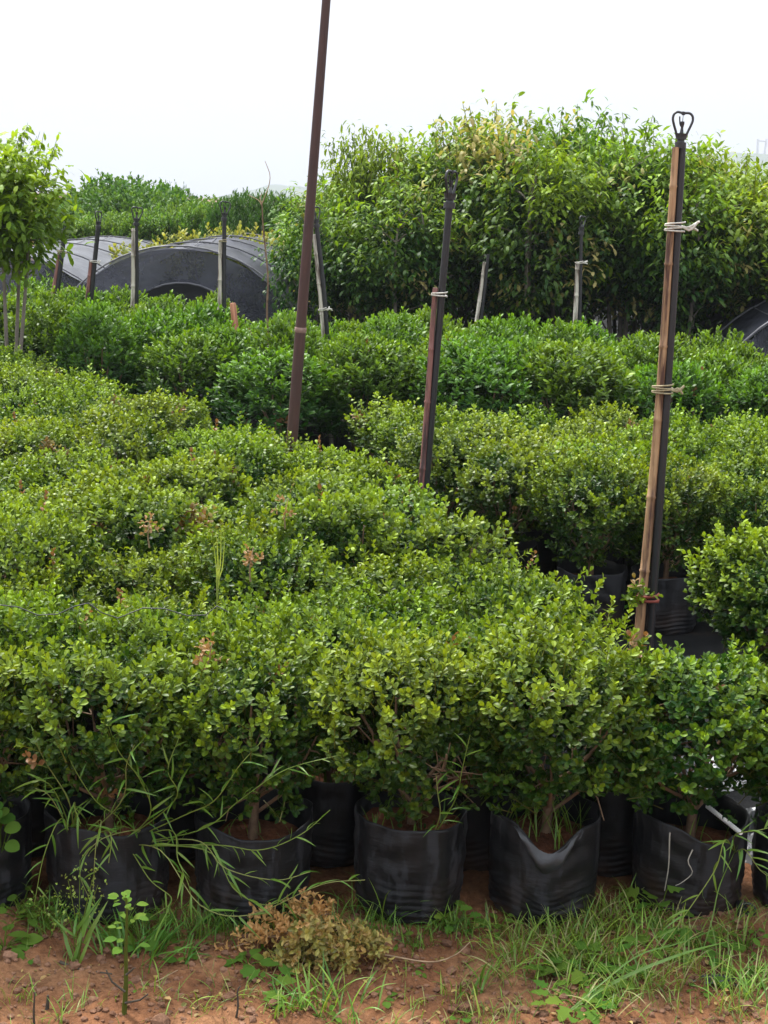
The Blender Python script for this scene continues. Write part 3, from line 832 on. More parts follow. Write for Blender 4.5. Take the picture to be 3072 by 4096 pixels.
riser('slanting thin riser with small closed head where the two tunnels meet', 13.2, (89, 300), (97, 226), 'bamboo_red', .8, tie=[.79], rz=1.1, hr=.02, stake_r=.018, hs=1.1, seed=15)
riser('short dark riser standing before the tunnel painted sunlit pale', 13.4, (54, 300), (63, 233), 'bamboo_red', .88, tie=[.88], rz=1.3, hr=.02, stake_r=.02, hs=.9, seed=16, tiemat='oldcord')
riser('slanting grey riser with a tied stake in front of the shady trees', 12.6, (479, 318), (487, 254), 'bamboo_pale', .95, head=False, tie=[.5, .25], hr=.013, stake_r=.018, seed=17)
riser('upright grey riser with black upper hose before the dense tree crowns', 12.4, (577, 330), (580, 232), 'bamboo_pale', .84, tie=[.84], rz=.9, hr=.013, stake_r=.022, hs=1.1, seed=18)

def steel_pole():
    Y = 7.1
    base, top = pt(292, 440, Y), pt(331, -60, Y)
    base = base + (top - base) * ((0.008 - base[2]) / (top[2] - base[2]))
    mw, Ln = frame_between(base, top)
    t = thing('metal_pole', (0, 0, 0), 'tall rust brown steel pole leaning out of the large boxwood bed', 'pole')
    t.matrix_world = mw
    zj = (pt(302, 330, Y)[2] - base[2]) / (top[2] - base[2]) * Ln
    mb = MB(); tube(mb, [(0, 0, -.05), (0, 0, zj)], [.0275, .0255], 16); mb.obj('lower_tube', M['steel'], t)
    mb = MB(); tube(mb, [(0, 0, zj - .012), (0, 0, zj - .008), (0, 0, zj + .008), (0, 0, zj + .012)], [.0258, .0278, .0278, .0258], 16); mb.obj('collar_ring', M['collar'], t)
    mb = MB(); tube(mb, [(0, 0, zj), (0, 0, Ln)], [.0245, .0185], 16); mb.obj('upper_tube', M['steel'], t)
steel_pole()

def stakes():
    a, b = pt(235, 326, 11.4), pt(232.5, 303, 11.4)
    mw, Ln = frame_between(a + (a - b) * ((a[2] - .008) / (b[2] - a[2])), b)
    mb = MB(); tube(mb, [(0, 0, -.03), (0, 0, Ln * .5), (.002, 0, Ln - .01), (.002, 0, Ln)], [.024, .024, .023, .019], 9)
    o = mb.obj('wooden_stake', M['stake']); o.matrix_world = mw
    tag(o, 'short orange brown stake poking out of the dark hedge', 'stake')
    Y = 10.9
    t = thing('dead_sapling', (0, 0, 0), 'bare thin sapling with a forked whip top rising from the dark hedge', 'sapling')
    pp = [pt(268, 345, Y), pt(267, 310, Y), pt(268, 280, Y), pt(266, 255, Y), pt(263, 225, Y), pt(262, 202, Y)]
    foot = pp[0].copy(); foot[2] = .008
    t.location = foot
    P = np.array([foot] + pp) - foot
    mb = MB(); tube(mb, smooth_path(P, 22), np.linspace(.0085, .0045, 22), 7); mb.obj('trunk', M['twig'], t)
    for pts in ([(262, 204), (265, 196), (269, 185), (270, 175), (267, 166), (265, 161)], [(262, 206), (258, 200), (248, 195)], [(262, 204), (260, 198), (262, 194)]):
        Q = np.array([pt(a, b, Y) for a, b in pts]) - foot
        mb = MB(); tube(mb, smooth_path(Q, 12), np.linspace(.004, .002, 12), 5); mb.obj('twig', M['drytwig'], t)
stakes()

# ------------------------------------------------------------------ shade net tunnels
def tunnel(px, py, Y, length, label, mat, endmat, R=None, ribs=5, opening=None, rim=None):
    ap = pt(px, py, Y); R = ap[2] if R is None else R; hgt = ap[2]
    t = thing('shade_tunnel', (ap[0], Y, 0), label, 'tunnel', 'shade net tunnels')
    na, nl = 30, 26; V = []
    for j in range(nl + 1):
        f = j / nl; sag = .05 * abs(math.sin(f * (ribs - 1) * math.pi)) ** .8
        for i in range(na + 1):
            a = math.pi * i / na
            w = .012 * math.sin(9 * a + 6 * f) + .008 * math.sin(21 * a - 9 * f)
            V.append((-math.cos(a) * (R - sag * math.sin(a) ** .5 - w), f * length, math.sin(a) * (hgt - sag - w)))
    q = [(j * (na + 1) + i, j * (na + 1) + i + 1, (j + 1) * (na + 1) + i + 1, (j + 1) * (na + 1) + i) for j in range(nl) for i in range(na)]
    mb = MB(); mb.add(V, q=q); mb.obj('net_cover', mat, t)
    for j in range(ribs):
        y = length * j / (ribs - 1)
        tube(MB(), [(-math.cos(a) * (R + .012), y, math.sin(a) * (hgt + .012)) for a in np.linspace(0, math.pi, 26)], .010, 6).obj('hoop', M['seam'] if 0 < j < ribs - 1 else M['hoop'], t)
    for a in (.9, 1.57, 2.3):
        tube(MB(), [(-math.cos(a) * (R + .02 - .05 * abs(math.sin(f * (ribs - 1) * math.pi))), f * length, math.sin(a) * (hgt + .02 - .05 * abs(math.sin(f * (ribs - 1) * math.pi)))) for f in np.linspace(0, 1, 21)], .005, 5).obj('seam_cord', M['seam'], t)
    # the near end: film hung inside the hoop with an arched door flap
    V, q = [], []
    ox, orr, oh = opening if opening else (0, .001, .001)
    m = 8
    for i in range(na + 1):
        a = math.pi * i / na
        o = np.array([-math.cos(a) * (R - .02), 0, math.sin(a) * (hgt - .02)]); b = np.array([ox - math.cos(a) * orr, 0, math.sin(a) * oh])
        for k in range(m + 1):
            f = k / m; p = b * (1 - f) + o * f
            V.append((p[0], .02 + .02 * math.sin(7 * p[0] + 1) + .015 * math.sin(13 * p[0] + 4 * p[2]), p[2]))
    q = [(i * (m + 1) + k, (i + 1) * (m + 1) + k, (i + 1) * (m + 1) + k + 1, i * (m + 1) + k + 1) for i in range(na) for k in range(m)]
    mb = MB(); mb.add(V, q=q); e = mb.obj('end_net', endmat, t)
    if opening:
        V = []
        for i in range(na + 1):
            a = math.pi * i / na
            for k in range(5):
                V.append((ox - math.cos(a) * (orr + .03) * k / 4, .16 + .02 * math.sin(9 * math.cos(a) * k / 4), math.sin(a) * (oh + .03) * k / 4))
        q = [(i * 5 + k, (i + 1) * 5 + k, (i + 1) * 5 + k + 1, i * 5 + k + 1) for i in range(na) for k in range(4)]
        mb = MB(); mb.add(V, q=q); mb.obj('door_net', M['netdark'], t)
        tube(MB(), [(ox - math.cos(a) * orr, .02, math.sin(a) * oh) for a in np.linspace(0, math.pi, 22)], .011, 6).obj('door_hoop', M['seam'], t)
    return t
tunnel(180, 247, 15.0, 6.2, 'black shade net tunnel with an arched door flap in its end', M['net'], M['net'], R=1.32, opening=(.02, .78, .92), ribs=5)
tunnel(-12, 252, 16.5, 9, 'shade net tunnel painted sunlit pale beside the multi stemmed sapling', M['netsunlit'], M['net'], R=1.5, ribs=6)
tunnel(893, 290, 13.2, 4, 'dark shade net tunnel curving up against the tree row', M['net'], M['net'], R=1.5)

# ------------------------------------------------------------------ trees
def drooping_crown(mb, rs, clusters, axis_up, per, L, wid, young_f, dead_f, T=None, hang=.8):
    """each cluster is a twig end carrying a spray of hanging leaves"""
    n = len(clusters); T = T or tm('mid', wid, .07, .16)
    for k in range(per):
        f = (k + .5) / per
        sp = rs.normal(0, 1, (n, 3)) * .075
        P = clusters + sp + axis_up * ((f - .5) * .26)[..., None] if np.ndim(f) else clusters + sp + axis_up * (f - .5) * .26
        out = unit(rs.normal(0, 1, (n, 3)) * np.array([1, 1, .5]) + axis_up * .5)
        D = unit(out + np.array([0, 0, -hang]) * rs.uniform(.3, 1.3, (n, 1)))
        N = unit(out * .5 + np.array([0, 0, 1.0]) + rs.normal(0, .3, (n, 3)))
        y = np.clip(young_f * rs.uniform(.5, 1.3, n) + rs.normal(0, .08, n), 0, 1)
        C = np.c_[y, np.clip(rs.normal(.5, .2, n), 0, 1), np.clip(dead_f * rs.uniform(.5, 1.2, n), 0, 1)]
        leaves(mb, P, D, N, L * rs.uniform(.7, 1.2, n), C, T)

def tree_meshes(seed, h, rx, z0, ncl, per=30, L=.10, flush=0, young=.35, top_spray=10):
    rs = np.random.RandomState(seed)
    d = unit(rs.normal(0, 1, (ncl, 3))); r = rad_noise(d, rs, .06) * (rs.rand(ncl) ** .32)
    cz, rz_ = (z0 + h) / 2, (h - z0) / 2
    cl = d * r[:, None] * np.array([rx, rx, rz_]); cl[:, 2] += cz
    y = np.clip(young * (.20 + 1.15 * np.clip(d[:, 2] * 1.1 + .25, 0, 1)) * rs.uniform(.2, 1.5, ncl) * np.clip((r - .45) / .4, .1, 1) + (rs.rand(ncl) < .07) * .6, 0, 1)  # young growth; its fall-off low down also paints the crown's shaded underside
    dd = np.zeros(ncl)
    if flush:
        kd = unit(np.array([-.25, -.75, .85])); dd = np.clip(((d @ kd) - .82) / .08, 0, 1) * (r > .6) * .7
    dd = np.maximum(dd, (rs.rand(ncl) < .045) * .55)
    mb = MB()
    up = unit(d * np.array([1, 1, .5]) + np.array([0, 0, .7]))
    drooping_crown(mb, rs, cl, up, per, L, .18, y, dd, hang=.9)
    # loose sprays standing up against the sky
    for _ in range(top_spray):
        a = rs.uniform(0, 6.28); q = rs.uniform(.1, .8) * rx
        b = np.array([math.cos(a) * q, math.sin(a) * q, cz + rz_ * math.sqrt(max(.1, 1 - (q / rx) ** 2)) - .08]); dv = unit(np.array([math.cos(a) * .25, math.sin(a) * .25, 1]) + rs.normal(0, .15, 3)); ln = rs.uniform(.12, .24)
        tube(mb, [b - dv * .15, b + dv * ln], [.006, .003], 4, (.5, .5, .3), cap=False)
        n = 13; f = rs.uniform(.05, 1, n); P = b + dv * (f * ln)[:, None]
        out = unit(rs.normal(0, 1, (n, 3)) * np.array([1, 1, .4]))
        leaves(mb, P, unit(out + np.array([0, 0, -.35]) * rs.uniform(0, 1.6, (n, 1))), out * .3 + np.array([0, 0, 1.]), L * rs.uniform(.55, .9, n), np.c_[rs.uniform(.3, .9, n), rs.uniform(.3, .7, n), np.full(n, .35 if flush else 0.)], tm('mid', .19, .07, .2))
    crown = mb.mesh('crown', M['tree'], smooth=False)
    mb = MB()
    for s in range(rs.randint(2, 4)):
        a = rs.uniform(0, 6.28); sp = rs.uniform(.05, .16)
        P = smooth_path([(math.cos(a) * .02, math.sin(a) * .02, 0), (math.cos(a) * sp, math.sin(a) * sp, z0 * .6), (math.cos(a) * sp * 1.5, math.sin(a) * sp * 1.5, cz), (math.cos(a) * sp, math.sin(a) * sp, h - .25)], 12)
        tube(mb, P, np.linspace(.030, .008, 12), 7)
        for i in range(7):
            k = rs.randint(4, 11); b = rs.uniform(0, 6.28); e = P[k] + np.array([math.cos(b), math.sin(b), .5]) * rs.uniform(.3, .62) * np.array([rx, rx, .8])
            tube(mb, smooth_path([P[k], (P[k] + e) / 2 + (0, 0, .04), e], 5), np.linspace(.011, .003, 5), 5)
    return crown, mb.mesh('trunk', M['bark'])
TV = [tree_meshes(700, 2.55, .72, .84, 210, young=.6), tree_meshes(701, 2.6, .75, .8, 215, young=.95), tree_meshes(702, 2.5, .68, .86, 200, young=.5), tree_meshes(703, 2.65, .74, .84, 210, young=.7, flush=1), tree_meshes(704, 2.45, .7, .8, 210, young=1.2)]
TV.append(tree_meshes(706, 2.5, .74, .3, 230, young=.4))
# (px of trunk, px row of the crown top, distance, variant, width, label)
def sil(px): return float(np.interp(px, [300, 345, 365, 388, 415, 450, 510, 545, 580, 640, 690, 730, 768, 820], [190, 160, 142, 168, 146, 122, 106, 124, 108, 132, 142, 150, 160, 165]))
tree_rows = [
    (318, 196, 14.6, 2, .62, 'small dark tree at the end of the row, beside the brown pole', None),
    (364, 134, 15.2, 0, .62, 'broad leaved tree with an open airy tip near the pale leaning bamboo', None),
    (408, 180, 14.2, 2, .85, 'low dark tree between the airy tipped tree and the orange flushed tree', None),
    (446, 128, 15.3, 1, .95, 'yellow green topped tree behind the black hose riser', None),
    (500, 110, 14.9, 3, 1.0, 'tree with an orange pink flush of young leaves in its crown', None),
    (545, 150, 14.2, 0, .95, 'dense dark tree behind the upright grey riser', None),
    (580, 112, 15.2, 2, .9, 'tall pointed dark tree rising behind the upright grey riser', None),
    (640, 128, 14.8, 1, 1.05, 'tree with yellow green hanging leaves behind the tan bamboo riser', None),
    (690, 172, 14.3, 2, .9, 'low dark tree by the tan bamboo riser', None),
    (716, 150, 15.1, 4, 1.0, 'bright yellow green tree past the tan bamboo riser', None),
    (765, 168, 14.5, 4, 1.0, 'lime green tree above the dark tunnel flank', None),
    (820, 170, 15.2, 1, 1.05, 'yellow green tree past the dark tunnel', None),
    *[(px_, sil(px_) + 16, 16.5 + .2 * (i_ % 2), (0, 5, 1)[i_ % 3], 1.0, 'dark tree in the second rank, seen between the front crowns', 'second rank of trees') for i_, px_ in enumerate((345, 390, 430, 475, 530, 575, 650, 705, 750, 800))],
    *[(px_, sil(px_) + 28, 17.8 + .2 * (i_ % 2), 5, 1.2, 'dark tree in the third rank, hidden deep behind the front crowns', 'third rank of trees') for i_, px_ in enumerate((370, 410, 455, 500, 545, 590, 640, 690, 735, 785))]]
VH = [float(np.quantile(np.array([v.co.z for v in t_[0].vertices]), .995)) for t_ in TV]
for px, py, Y, v, wd, lab, grp in tree_rows:
    top = pt(px, py, Y); s = top[2] / VH[v]
    t = thing('tree', (top[0], Y, 0), lab, 'tree', grp or 'front rank of trees')
    k = Matrix.Rotation(rng.uniform(0, 6.28) if v != 3 else 0, 4, 'Z') @ Matrix.Diagonal((wd, wd, s, 1))
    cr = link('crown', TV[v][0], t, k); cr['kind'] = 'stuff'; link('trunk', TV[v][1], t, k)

def left_tree():
    Y = 11.3
    b = pt(10, 352, Y); top = pt(20, 122, Y)
    t = thing('sapling_tree', (b[0], Y, 0), 'bright green multi stemmed sapling with large leaves beside the tunnel painted sunlit pale', 'tree')
    rs = np.random.RandomState(33); cz = pt(10, 205, Y)[2]; h = top[2]
    n = 250; d = unit(rs.normal(0, 1, (n, 3))); r = rad_noise(d, rs, .08) * rs.rand(n) ** .35
    cl = d * r[:, None] * np.array([.37, .37, .46]) + np.array([-.02, 0, cz]); cl[:, 0] *= np.where(cl[:, 2] < cz, 1.05, .95)
    y = np.clip(.3 + .8 * np.clip(d[:, 2] + .35, 0, 1) * rs.uniform(.4, 1.2, n), 0, 1)
    mb = MB(); drooping_crown(mb, rs, cl, unit(d + (0, 0, .6)), 16, .092, .2, y, np.zeros(n), tm('mid', .2, .06, .2), .6)
    for _ in range(9):
        a = rs.uniform(-1.2, 1.8); q = rs.uniform(.05, .36); p0 = np.array([math.cos(a) * q, math.sin(a) * q * .5, cz + .3]); dv = unit(np.array([.45 * q / .3, 0, 1]) + rs.normal(0, .1, 3)); ln = rs.uniform(.15, .3)
        m = 12; f = rs.uniform(.1, 1, m); P = p0 + dv * (f * ln)[:, None]; out = unit(rs.normal(0, 1, (m, 3)) * (1, 1, .3))
        tube(mb, [p0 - dv * .1, p0 + dv * ln], [.004, .0015], 3, (.5, .5, .2), cap=False)
        leaves(mb, P, unit(out + (0, 0, -.5)), out * .3 + np.array([0, 0, 1.]), .07 * rs.uniform(.7, 1.1, m), np.c_[rs.uniform(.4, 1, m), rs.uniform(.3, .7, m), np.zeros(m)], tm('mid', .2, .06, .2))
    c = mb.obj('crown', M['sapling'], t, smooth=False); c['kind'] = 'stuff'
    for e in ((-.16, .05), (-.03, -.04), (.07, .06), (.15, -.02)):
        mb = MB(); P = smooth_path([(e[0] * .1, e[1] * .1, 0), (e[0] * .45, e[1] * .5, .45), (e[0] * 1.0, e[1], cz - .3), (e[0] * 1.1, e[1] * 1.2, cz + .2)], 14)
        tube(mb, P, np.linspace(.020, .007, 14), 7)
        for i in range(5):
            k = 8 + i; q = P[k] + unit(rs.normal(0, 1, 3) + (0, 0, .5)) * .22
            tube(mb, [P[k], q], [.006, .002], 4)
        mb.obj('trunk', M['bark'], t)
left_tree()

# ------------------------------------------------------------------ far nursery stock
def clump_mesh(name, seed, rx, h, n, L, wid, mat, upright=.4, z0=.12, young=.5, per=6, flat=1.):
    rs = np.random.RandomState(seed); mb = MB()
    d = unit(rs.normal(0, 1, (n, 3))); r = rad_noise(d, rs, .09) * (1 - np.abs(rs.normal(0, .16, n)))
    r = np.where(rs.rand(n) < .06, r * rs.uniform(1.05, 1.22, n), r)
    P = d * r[:, None] * np.array([rx, rx, (h - z0) / 2]); P[:, 2] += (h + z0) / 2
    D = unit(d * (1 - upright) + np.array([0, 0, upright * 1.6]) + rs.normal(0, .15, (n, 3)))
    ln = rs.uniform(.5, 1.1, n) * L * 1.8
    yv = np.clip(young * (.3 + .9 * np.clip(d[:, 2] + .3, 0, 1)) * rs.uniform(.4, 1.3, n), 0, 1)
    shoots_leaves(mb, P - D * ln[:, None] * .5, D, ln, per // 2, L, tm('mid', wid, .05, .08), yv, np.zeros(n), rs, True, 55, 12)
    me = mb.mesh(name, M[mat], smooth=False)
    st = MB()
    for i in range(4):
        a = i * 1.6; e = (math.cos(a) * rx * .45, math.sin(a) * rx * .45, h * .75)
        tube(st, smooth_path([(0, 0, 0), (e[0] * .3, e[1] * .3, h * .3), e], 5), np.linspace(.018, .006, 5), 5)
    return me, st.mesh('trunk', M['bark'])
def stock(name, label, group, cat, variants, spots, h0, jw=.1):
    for (px, py, Y, sw) in spots:
        top = pt(px, py, Y); s = top[2] / h0
        t = thing(name, (top[0], Y, 0), label, cat, group)
        v = variants[rng.randint(len(variants))]; s = top[2] / float(np.quantile(np.array([q_.co.z for q_ in v[0].vertices]), .998))
        k = Matrix.Rotation(rng.uniform(0, 6.28), 4, 'Z') @ Matrix.Diagonal((sw, sw, s, 1))
        c = link('crown', v[0], t, k); c['kind'] = 'stuff'; link('trunk', v[1], t, k)
PS = [clump_mesh('crown', 800 + i, .42, 1.2, 330, .085, .26, 'pale', .35, .1, .9) for i in range(2)]
UP = [clump_mesh('crown', 810 + i, .26, 1.7, 420, .11, .14, 'far', .86, .1, .55) for i in range(3)]
UD = [clump_mesh('crown', 820 + i, .24, 1.7, 400, .11, .10, 'far', .9, .1, .12) for i in range(2)]
RD = [clump_mesh('crown', 830 + i, .95, 2.2, 900, .13, .22, 'far', .4, .2, .4) for i in range(2)]
spots = [(px, py + rng.uniform(-2, 3), Y + rng.uniform(-.4, .4), rng.uniform(.85, 1.15)) for px, py, Y in
         [(150, 238, 20.5), (172, 232, 20.8), (192, 228, 20.6), (212, 227, 21), (233, 224, 20.7), (252, 226, 21), (272, 228, 20.5), (292, 229, 20.7), (310, 232, 20.2), (330, 236, 20), (205, 236, 19.6), (240, 236, 19.6), (275, 238, 19.5), (300, 242, 19.4), (165, 242, 19.6), (125, 244, 20.5), (100, 248, 20.4), (80, 250, 20.2), (140, 246, 19.7)]]
stock('pale_shrub', 'yellowish pale green shrub rising behind the black tunnel', 'pale shrubs behind the tunnels', 'shrub', PS, spots, 1.2)
spots = []
for k_, px in enumerate(np.arange(48, 262, 6.2)):
    py = np.interp(px, [48, 70, 110, 150, 200, 230, 262], [218, 214, 214, 207, 202, 205, 205])
    for rr in range(2): spots.append((px + rng.uniform(-2, 2) + 3 * rr, py + rng.uniform(-3, 4) + 7 - 7 * rr, 25.5 + 1.1 * rr + rng.uniform(-.3, .3), rng.uniform(.85, 1.2)))
stock('columnar_shrub', 'slim upright light green shrub in the tall rank behind the tunnels', 'upright light green shrubs', 'shrub', UP, spots, 1.7)
spots = [(px + rng.uniform(-1.5, 1.5), np.interp(px, [215, 232, 250, 275, 300, 320], [204, 195, 192, 193, 199, 205]) + rng.uniform(-4, 4), 24.2 + rng.uniform(-.5, .8), rng.uniform(.8, 1.1)) for px in np.arange(214, 322, 5.0)]
stock('columnar_shrub', 'slim dark green spire shrub beyond the bare forked sapling', 'dark spire shrubs', 'shrub', UD, spots, 1.7)
spots = [(92, 182, 31, 1.0), (112, 176, 32, 1.1), (135, 176, 31.5, 1.15), (155, 184, 31, 1.0), (172, 193, 30.5, .9), (80, 190, 31, .8), (120, 186, 29.8, 1.0), (148, 194, 29.5, 1.0), (182, 200, 31, .8)]
stock('round_tree', 'rounded mid green tree in the domed clump behind the upright shrubs', 'domed clump of far trees', 'tree', RD, spots, 2.2)
stock('round_tree', 'small dark pointed tree beside the domed clump', 'small far trees', 'tree', RD, [(181, 186, 33, .35)], 1.7)
def far_wood():
    rs = np.random.RandomState(91); mb = MB()
    n = 26000; x = rs.uniform(-34, 34, n); y = rs.uniform(44, 58, n); hmax = 1.25 + .3 * np.sin(x * .7) + .25 * np.sin(x * 1.9 + 1)
    z = np.maximum(hmax, .6) * rs.rand(n) ** .5
    d = unit(rs.normal(0, 1, (n, 3)) + (0, 0, .5))
    leaves(mb, np.c_[x, y, z], d, rs.normal(0, 1, (n, 3)) + (0, 0, .8), rs.uniform(.08, .2, n), np.c_[rs.uniform(0, .6, n), rs.uniform(.2, .8, n), np.zeros(n)], tm('mid', .4, .1, .1))
    o = mb.obj('treeline', M['far'], smooth=False)
    tag(o, 'far green treeline below the hazy hills', 'trees', None, 'stuff')
far_wood()

# ------------------------------------------------------------------ weeds, litter and loose things in front
def zat(p): return float(gz(np.array(p[0]), np.array(p[1])))
def spot(px, py):
    g = gnd(px, py); return np.array([g[0], g[1], zat(g) - .004])

def tuft(px, py, n, ln, wid, label, seed, spread=.03, young=.3, group='grass tufts before the bags', dead=0., az=None, lean=(.1, .7)):
    rs = np.random.RandomState(seed); c = spot(px, py)
    t = thing('grass_tuft', c, label, 'grass', group)
    mb = MB()
    for _ in range(n):
        a = rs.uniform(0, 6.28) if az is None else rs.normal(az, .7)
        b = np.array([rs.normal(0, spread), rs.normal(0, spread * .7), -.004])
        blade(mb, b, a, rs.uniform(*ln), wid * rs.uniform(.6, 1.2), rs.uniform(.3, 1.7), rs.uniform(*lean), (np.clip(rs.normal(young, .2), 0, 1), rs.uniform(.2, .9), dead * (rs.rand() < .25)), 6, rs.uniform(-.6, .6))
    o = mb.obj('blades', M['grass'], t); o['kind'] = 'stuff'
    return t
rs_f = np.random.RandomState(8)
L1 = 'short green grass tuft at the foot of the black bags'
L2 = 'fine green grass tuft in the weedy patch by the slumped bag'
L3 = 'sparse pale grass tuft on the bare red soil'
for i, (px, py) in enumerate([(rs_f.uniform(20, 470), rs_f.uniform(918, 940)) for _ in range(36)] + [(150, 925), (205, 926), (222, 922), (260, 926), (275, 922), (60, 930), (330, 918), (455, 925), (470, 932), (128, 932)]):
    tuft(px, py, 24, (.035, .10), .0038, L1, 1000 + i, .024, .22)
rs_g = np.random.RandomState(3)
for i, (px, py) in enumerate([(rs_g.uniform(500, 768), rs_g.uniform(912, 1020)) for _ in range(26)] + [(515, 930), (540, 925), (565, 925), (590, 920), (610, 928), (630, 922), (560, 945), (585, 950), (610, 945), (640, 940), (540, 955), (505, 950), (660, 930), (600, 965), (575, 970), (635, 965), (690, 950), (720, 945), (745, 935), (735, 975), (700, 985), (755, 990), (620, 985), (655, 985), (520, 935), (620, 905), (650, 908)]):
    tuft(px, py, 22, (.045, .125), .0045, L2, 1100 + i, .034, .52, 'grass tufts of the weedy patch', .7)
for i, (px, py) in enumerate([(90, 1005), (200, 1010), (240, 1000), (330, 985), (420, 1000), (455, 985), (500, 1010), (30, 1000), (60, 1018), (160, 1000), (470, 1015), (730, 1015), (285, 1012), (395, 1018)]):
    tuft(px, py, 16, (.03, .085), .0034, L3, 1200 + i, .025, .6, 'sparse tufts on bare soil', .5)
tuft(330, 1008, 46, (.06, .14), .0065, 'lush broad bladed grass clump on the bare soil below the dry brush', 1301, .045, .45, None)
tuft(292, 1010, 26, (.05, .12), .0065, 'broad bladed grass clump beside the lobed pale weed', 1302, .03, .4, None)
tuft(155, 955, 42, (.06, .15), .007, 'dense lush grass clump under the crabgrass covered bag', 1303, .04, .12, None, az=.2)
tuft(118, 948, 24, (.05, .13), .007, 'lush grass clump beside the dark stemmed weed', 1304, .03, .12, None, az=2.6)
tuft(385, 922, 22, (.10, .19), .0058, 'arching long bladed grass clump against the smooth black bag', 1305, .018, .2, None, lean=(.1, .6))
tuft(262, 905, 9, (.12, .22), .011, 'broad bladed tall grass between two black bags', 1306, .02, .3, None, lean=(.05, .4))
tuft(475, 985, 14, (.05, .11), .008, 'grey green broad bladed grass clump on the bare soil', 1307, .03, .05, None)
tuft(355, 908, 20, (.05, .12), .004, 'thin grass tuft in the gap beside the smooth black bag', 1308, .025, .3, None)

# broadleaf weeds: every leaf a part
def leaf_mesh(name, mat, outline, fold=.12, droop=.25, seed=0):
    """flat blade from a half outline [(u, halfwidth)] along the midrib"""
    V, q = [], []
    for u, w in outline:
        z = -droop * u * u
        V += [(u, -w, z + fold * w), (u, 0, z), (u, w, z + fold * w)]
    for i in range(len(outline) - 1):
        for k in range(2):
            o = i * 3 + k; q.append((o, o + 1, o + 4, o + 3))
    mb = MB(); rs = np.random.RandomState(seed)
    mb.add(V, q=q, c=(rs.uniform(.1, .5), rs.uniform(.4, .7), 0))
    return mb.mesh(name, mat, smooth=True)
OVAL = [(0, .01), (.15, .17), (.35, .28), (.6, .30), (.8, .2), (.93, .09), (1, .004)]
LOBED = [(0, .05), (.06, .34), (.18, .42), (.26, .26), (.36, .30), (.5, .46), (.58, .30), (.72, .24), (.84, .22), (1, .01)]
ROUND = [(0, .05), (.1, .3), (.3, .44), (.5, .47), (.7, .42), (.9, .25), (1, .02)]
LANCE = [(0, .012), (.08, .036), (.25, .05), (.5, .045), (.75, .03), (.92, .012), (1, .001)]
LM = {'oval': [leaf_mesh('leaf', M['weed'], OVAL, seed=i) for i in range(3)], 'lobed': [leaf_mesh('leaf', M['weed'], LOBED, .1, .15, seed=5 + i) for i in range(3)],
      'round': [leaf_mesh('leaf', M['weed'], ROUND, .15, .2, seed=9 + i) for i in range(3)], 'lance': [leaf_mesh('leaf', M['grass'], LANCE, .3, d, seed=14 + i) for i, d in enumerate((.15, .35, .6, .9))]}
def leaf_at(kind, parent, p, d, n, L, rs):
    d = Vector(d).normalized(); n = Vector(n); n = (n - d * n.dot(d)).normalized(); s = n.cross(d)
    m = Matrix((( d.x, s.x, n.x, p[0]), (d.y, s.y, n.y, p[1]), (d.z, s.z, n.z, p[2]), (0, 0, 0, 1))) @ Matrix.Diagonal((L, L, L, 1))
    ms = LM[kind]
    return link('leaf', ms[rs.randint(len(ms))], parent, m)

def broadleaf(px, py, n, L, kind, label, seed, h=.05, spread=.05, stemr=.0014, group=None, name='broadleaf_weed', mat='weed'):
    rs = np.random.RandomState(seed); c = spot(px, py)
    t = thing(name, c, label, 'weed', group); mb = MB(); k = 0
    for i in range(n):
        a = i * 2.4 + rs.uniform(-.4, .4); r = spread * math.sqrt((i + .5) / n); z = h * rs.uniform(.35, 1) * (1 - .4 * (i / n))
        p = np.array([math.cos(a) * r, math.sin(a) * r, z])
        tube(mb, smooth_path([(0, 0, -.006), p * (.5, .5, .7), p], 5), stemr, 4, (.4, .5, 0), cap=False)
        leaf_at(kind, t, p, (math.cos(a), math.sin(a), rs.uniform(-.3, .4)), (rs.normal(0, .25), rs.normal(0, .25) - .25, 1), L * rs.uniform(.7, 1.2), rs)
    mb.obj('stalk', M['weed'], t)
    return t
broadleaf(590, 975, 26, .045, 'lobed', 'pale lobed leaf weed spreading in the grassy patch', 21, .05, .11)
broadleaf(575, 1005, 16, .045, 'lobed', 'grey green lobed weed low on the soil below the grassy patch', 22, .03, .08)
broadleaf(660, 920, 10, .045, 'lobed', 'lobed weed with bright leaves at the foot of the slumped bag', 23, .08, .06)
broadleaf(655, 955, 12, .04, 'lobed', 'small lobed weed between grass tufts below the slumped bag', 24, .05, .07)
broadleaf(248, 968, 7, .045, 'oval', 'small light green oval leaf seedling beside the dry brush', 25, .035, .03)
broadleaf(268, 990, 4, .06, 'lobed', 'flat pale lobed leaf weed on bare soil by the lush clump', 26, .012, .05)
broadleaf(4, 950, 14, .045, 'oval', 'rosette of bright green oval leaves on the bare soil', 27, .045, .05)
broadleaf(186, 962, 5, .028, 'oval', 'tiny seedling beside the lush grass clump', 28, .03, .02)
broadleaf(140, 940, 14, .035, 'round', 'heart leaved weed between the lush grass clumps', 29, .05, .07)
broadleaf(20, 925, 20, .024, 'round', 'low weed of small round yellowish leaves by the bag foot', 30, .06, .08)
broadleaf(455, 922, 10, .035, 'lobed', 'yellow green weed at the corner of the smooth black bag', 31, .05, .05)
broadleaf(500, 925, 8, .03, 'oval', 'small leafy weed under the bag with the folded rim', 32, .05, .04)
broadleaf(700, 958, 14, .028, 'round', 'small round leaved weed in front of the slumped bag', 34, .04, .07)
broadleaf(745, 950, 14, .028, 'oval', 'low leafy weed beside the black hose ring', 35, .05, .06)
broadleaf(400, 935, 8, .025, 'oval', 'scant weed at the edge of the dry brush', 36, .03, .05)
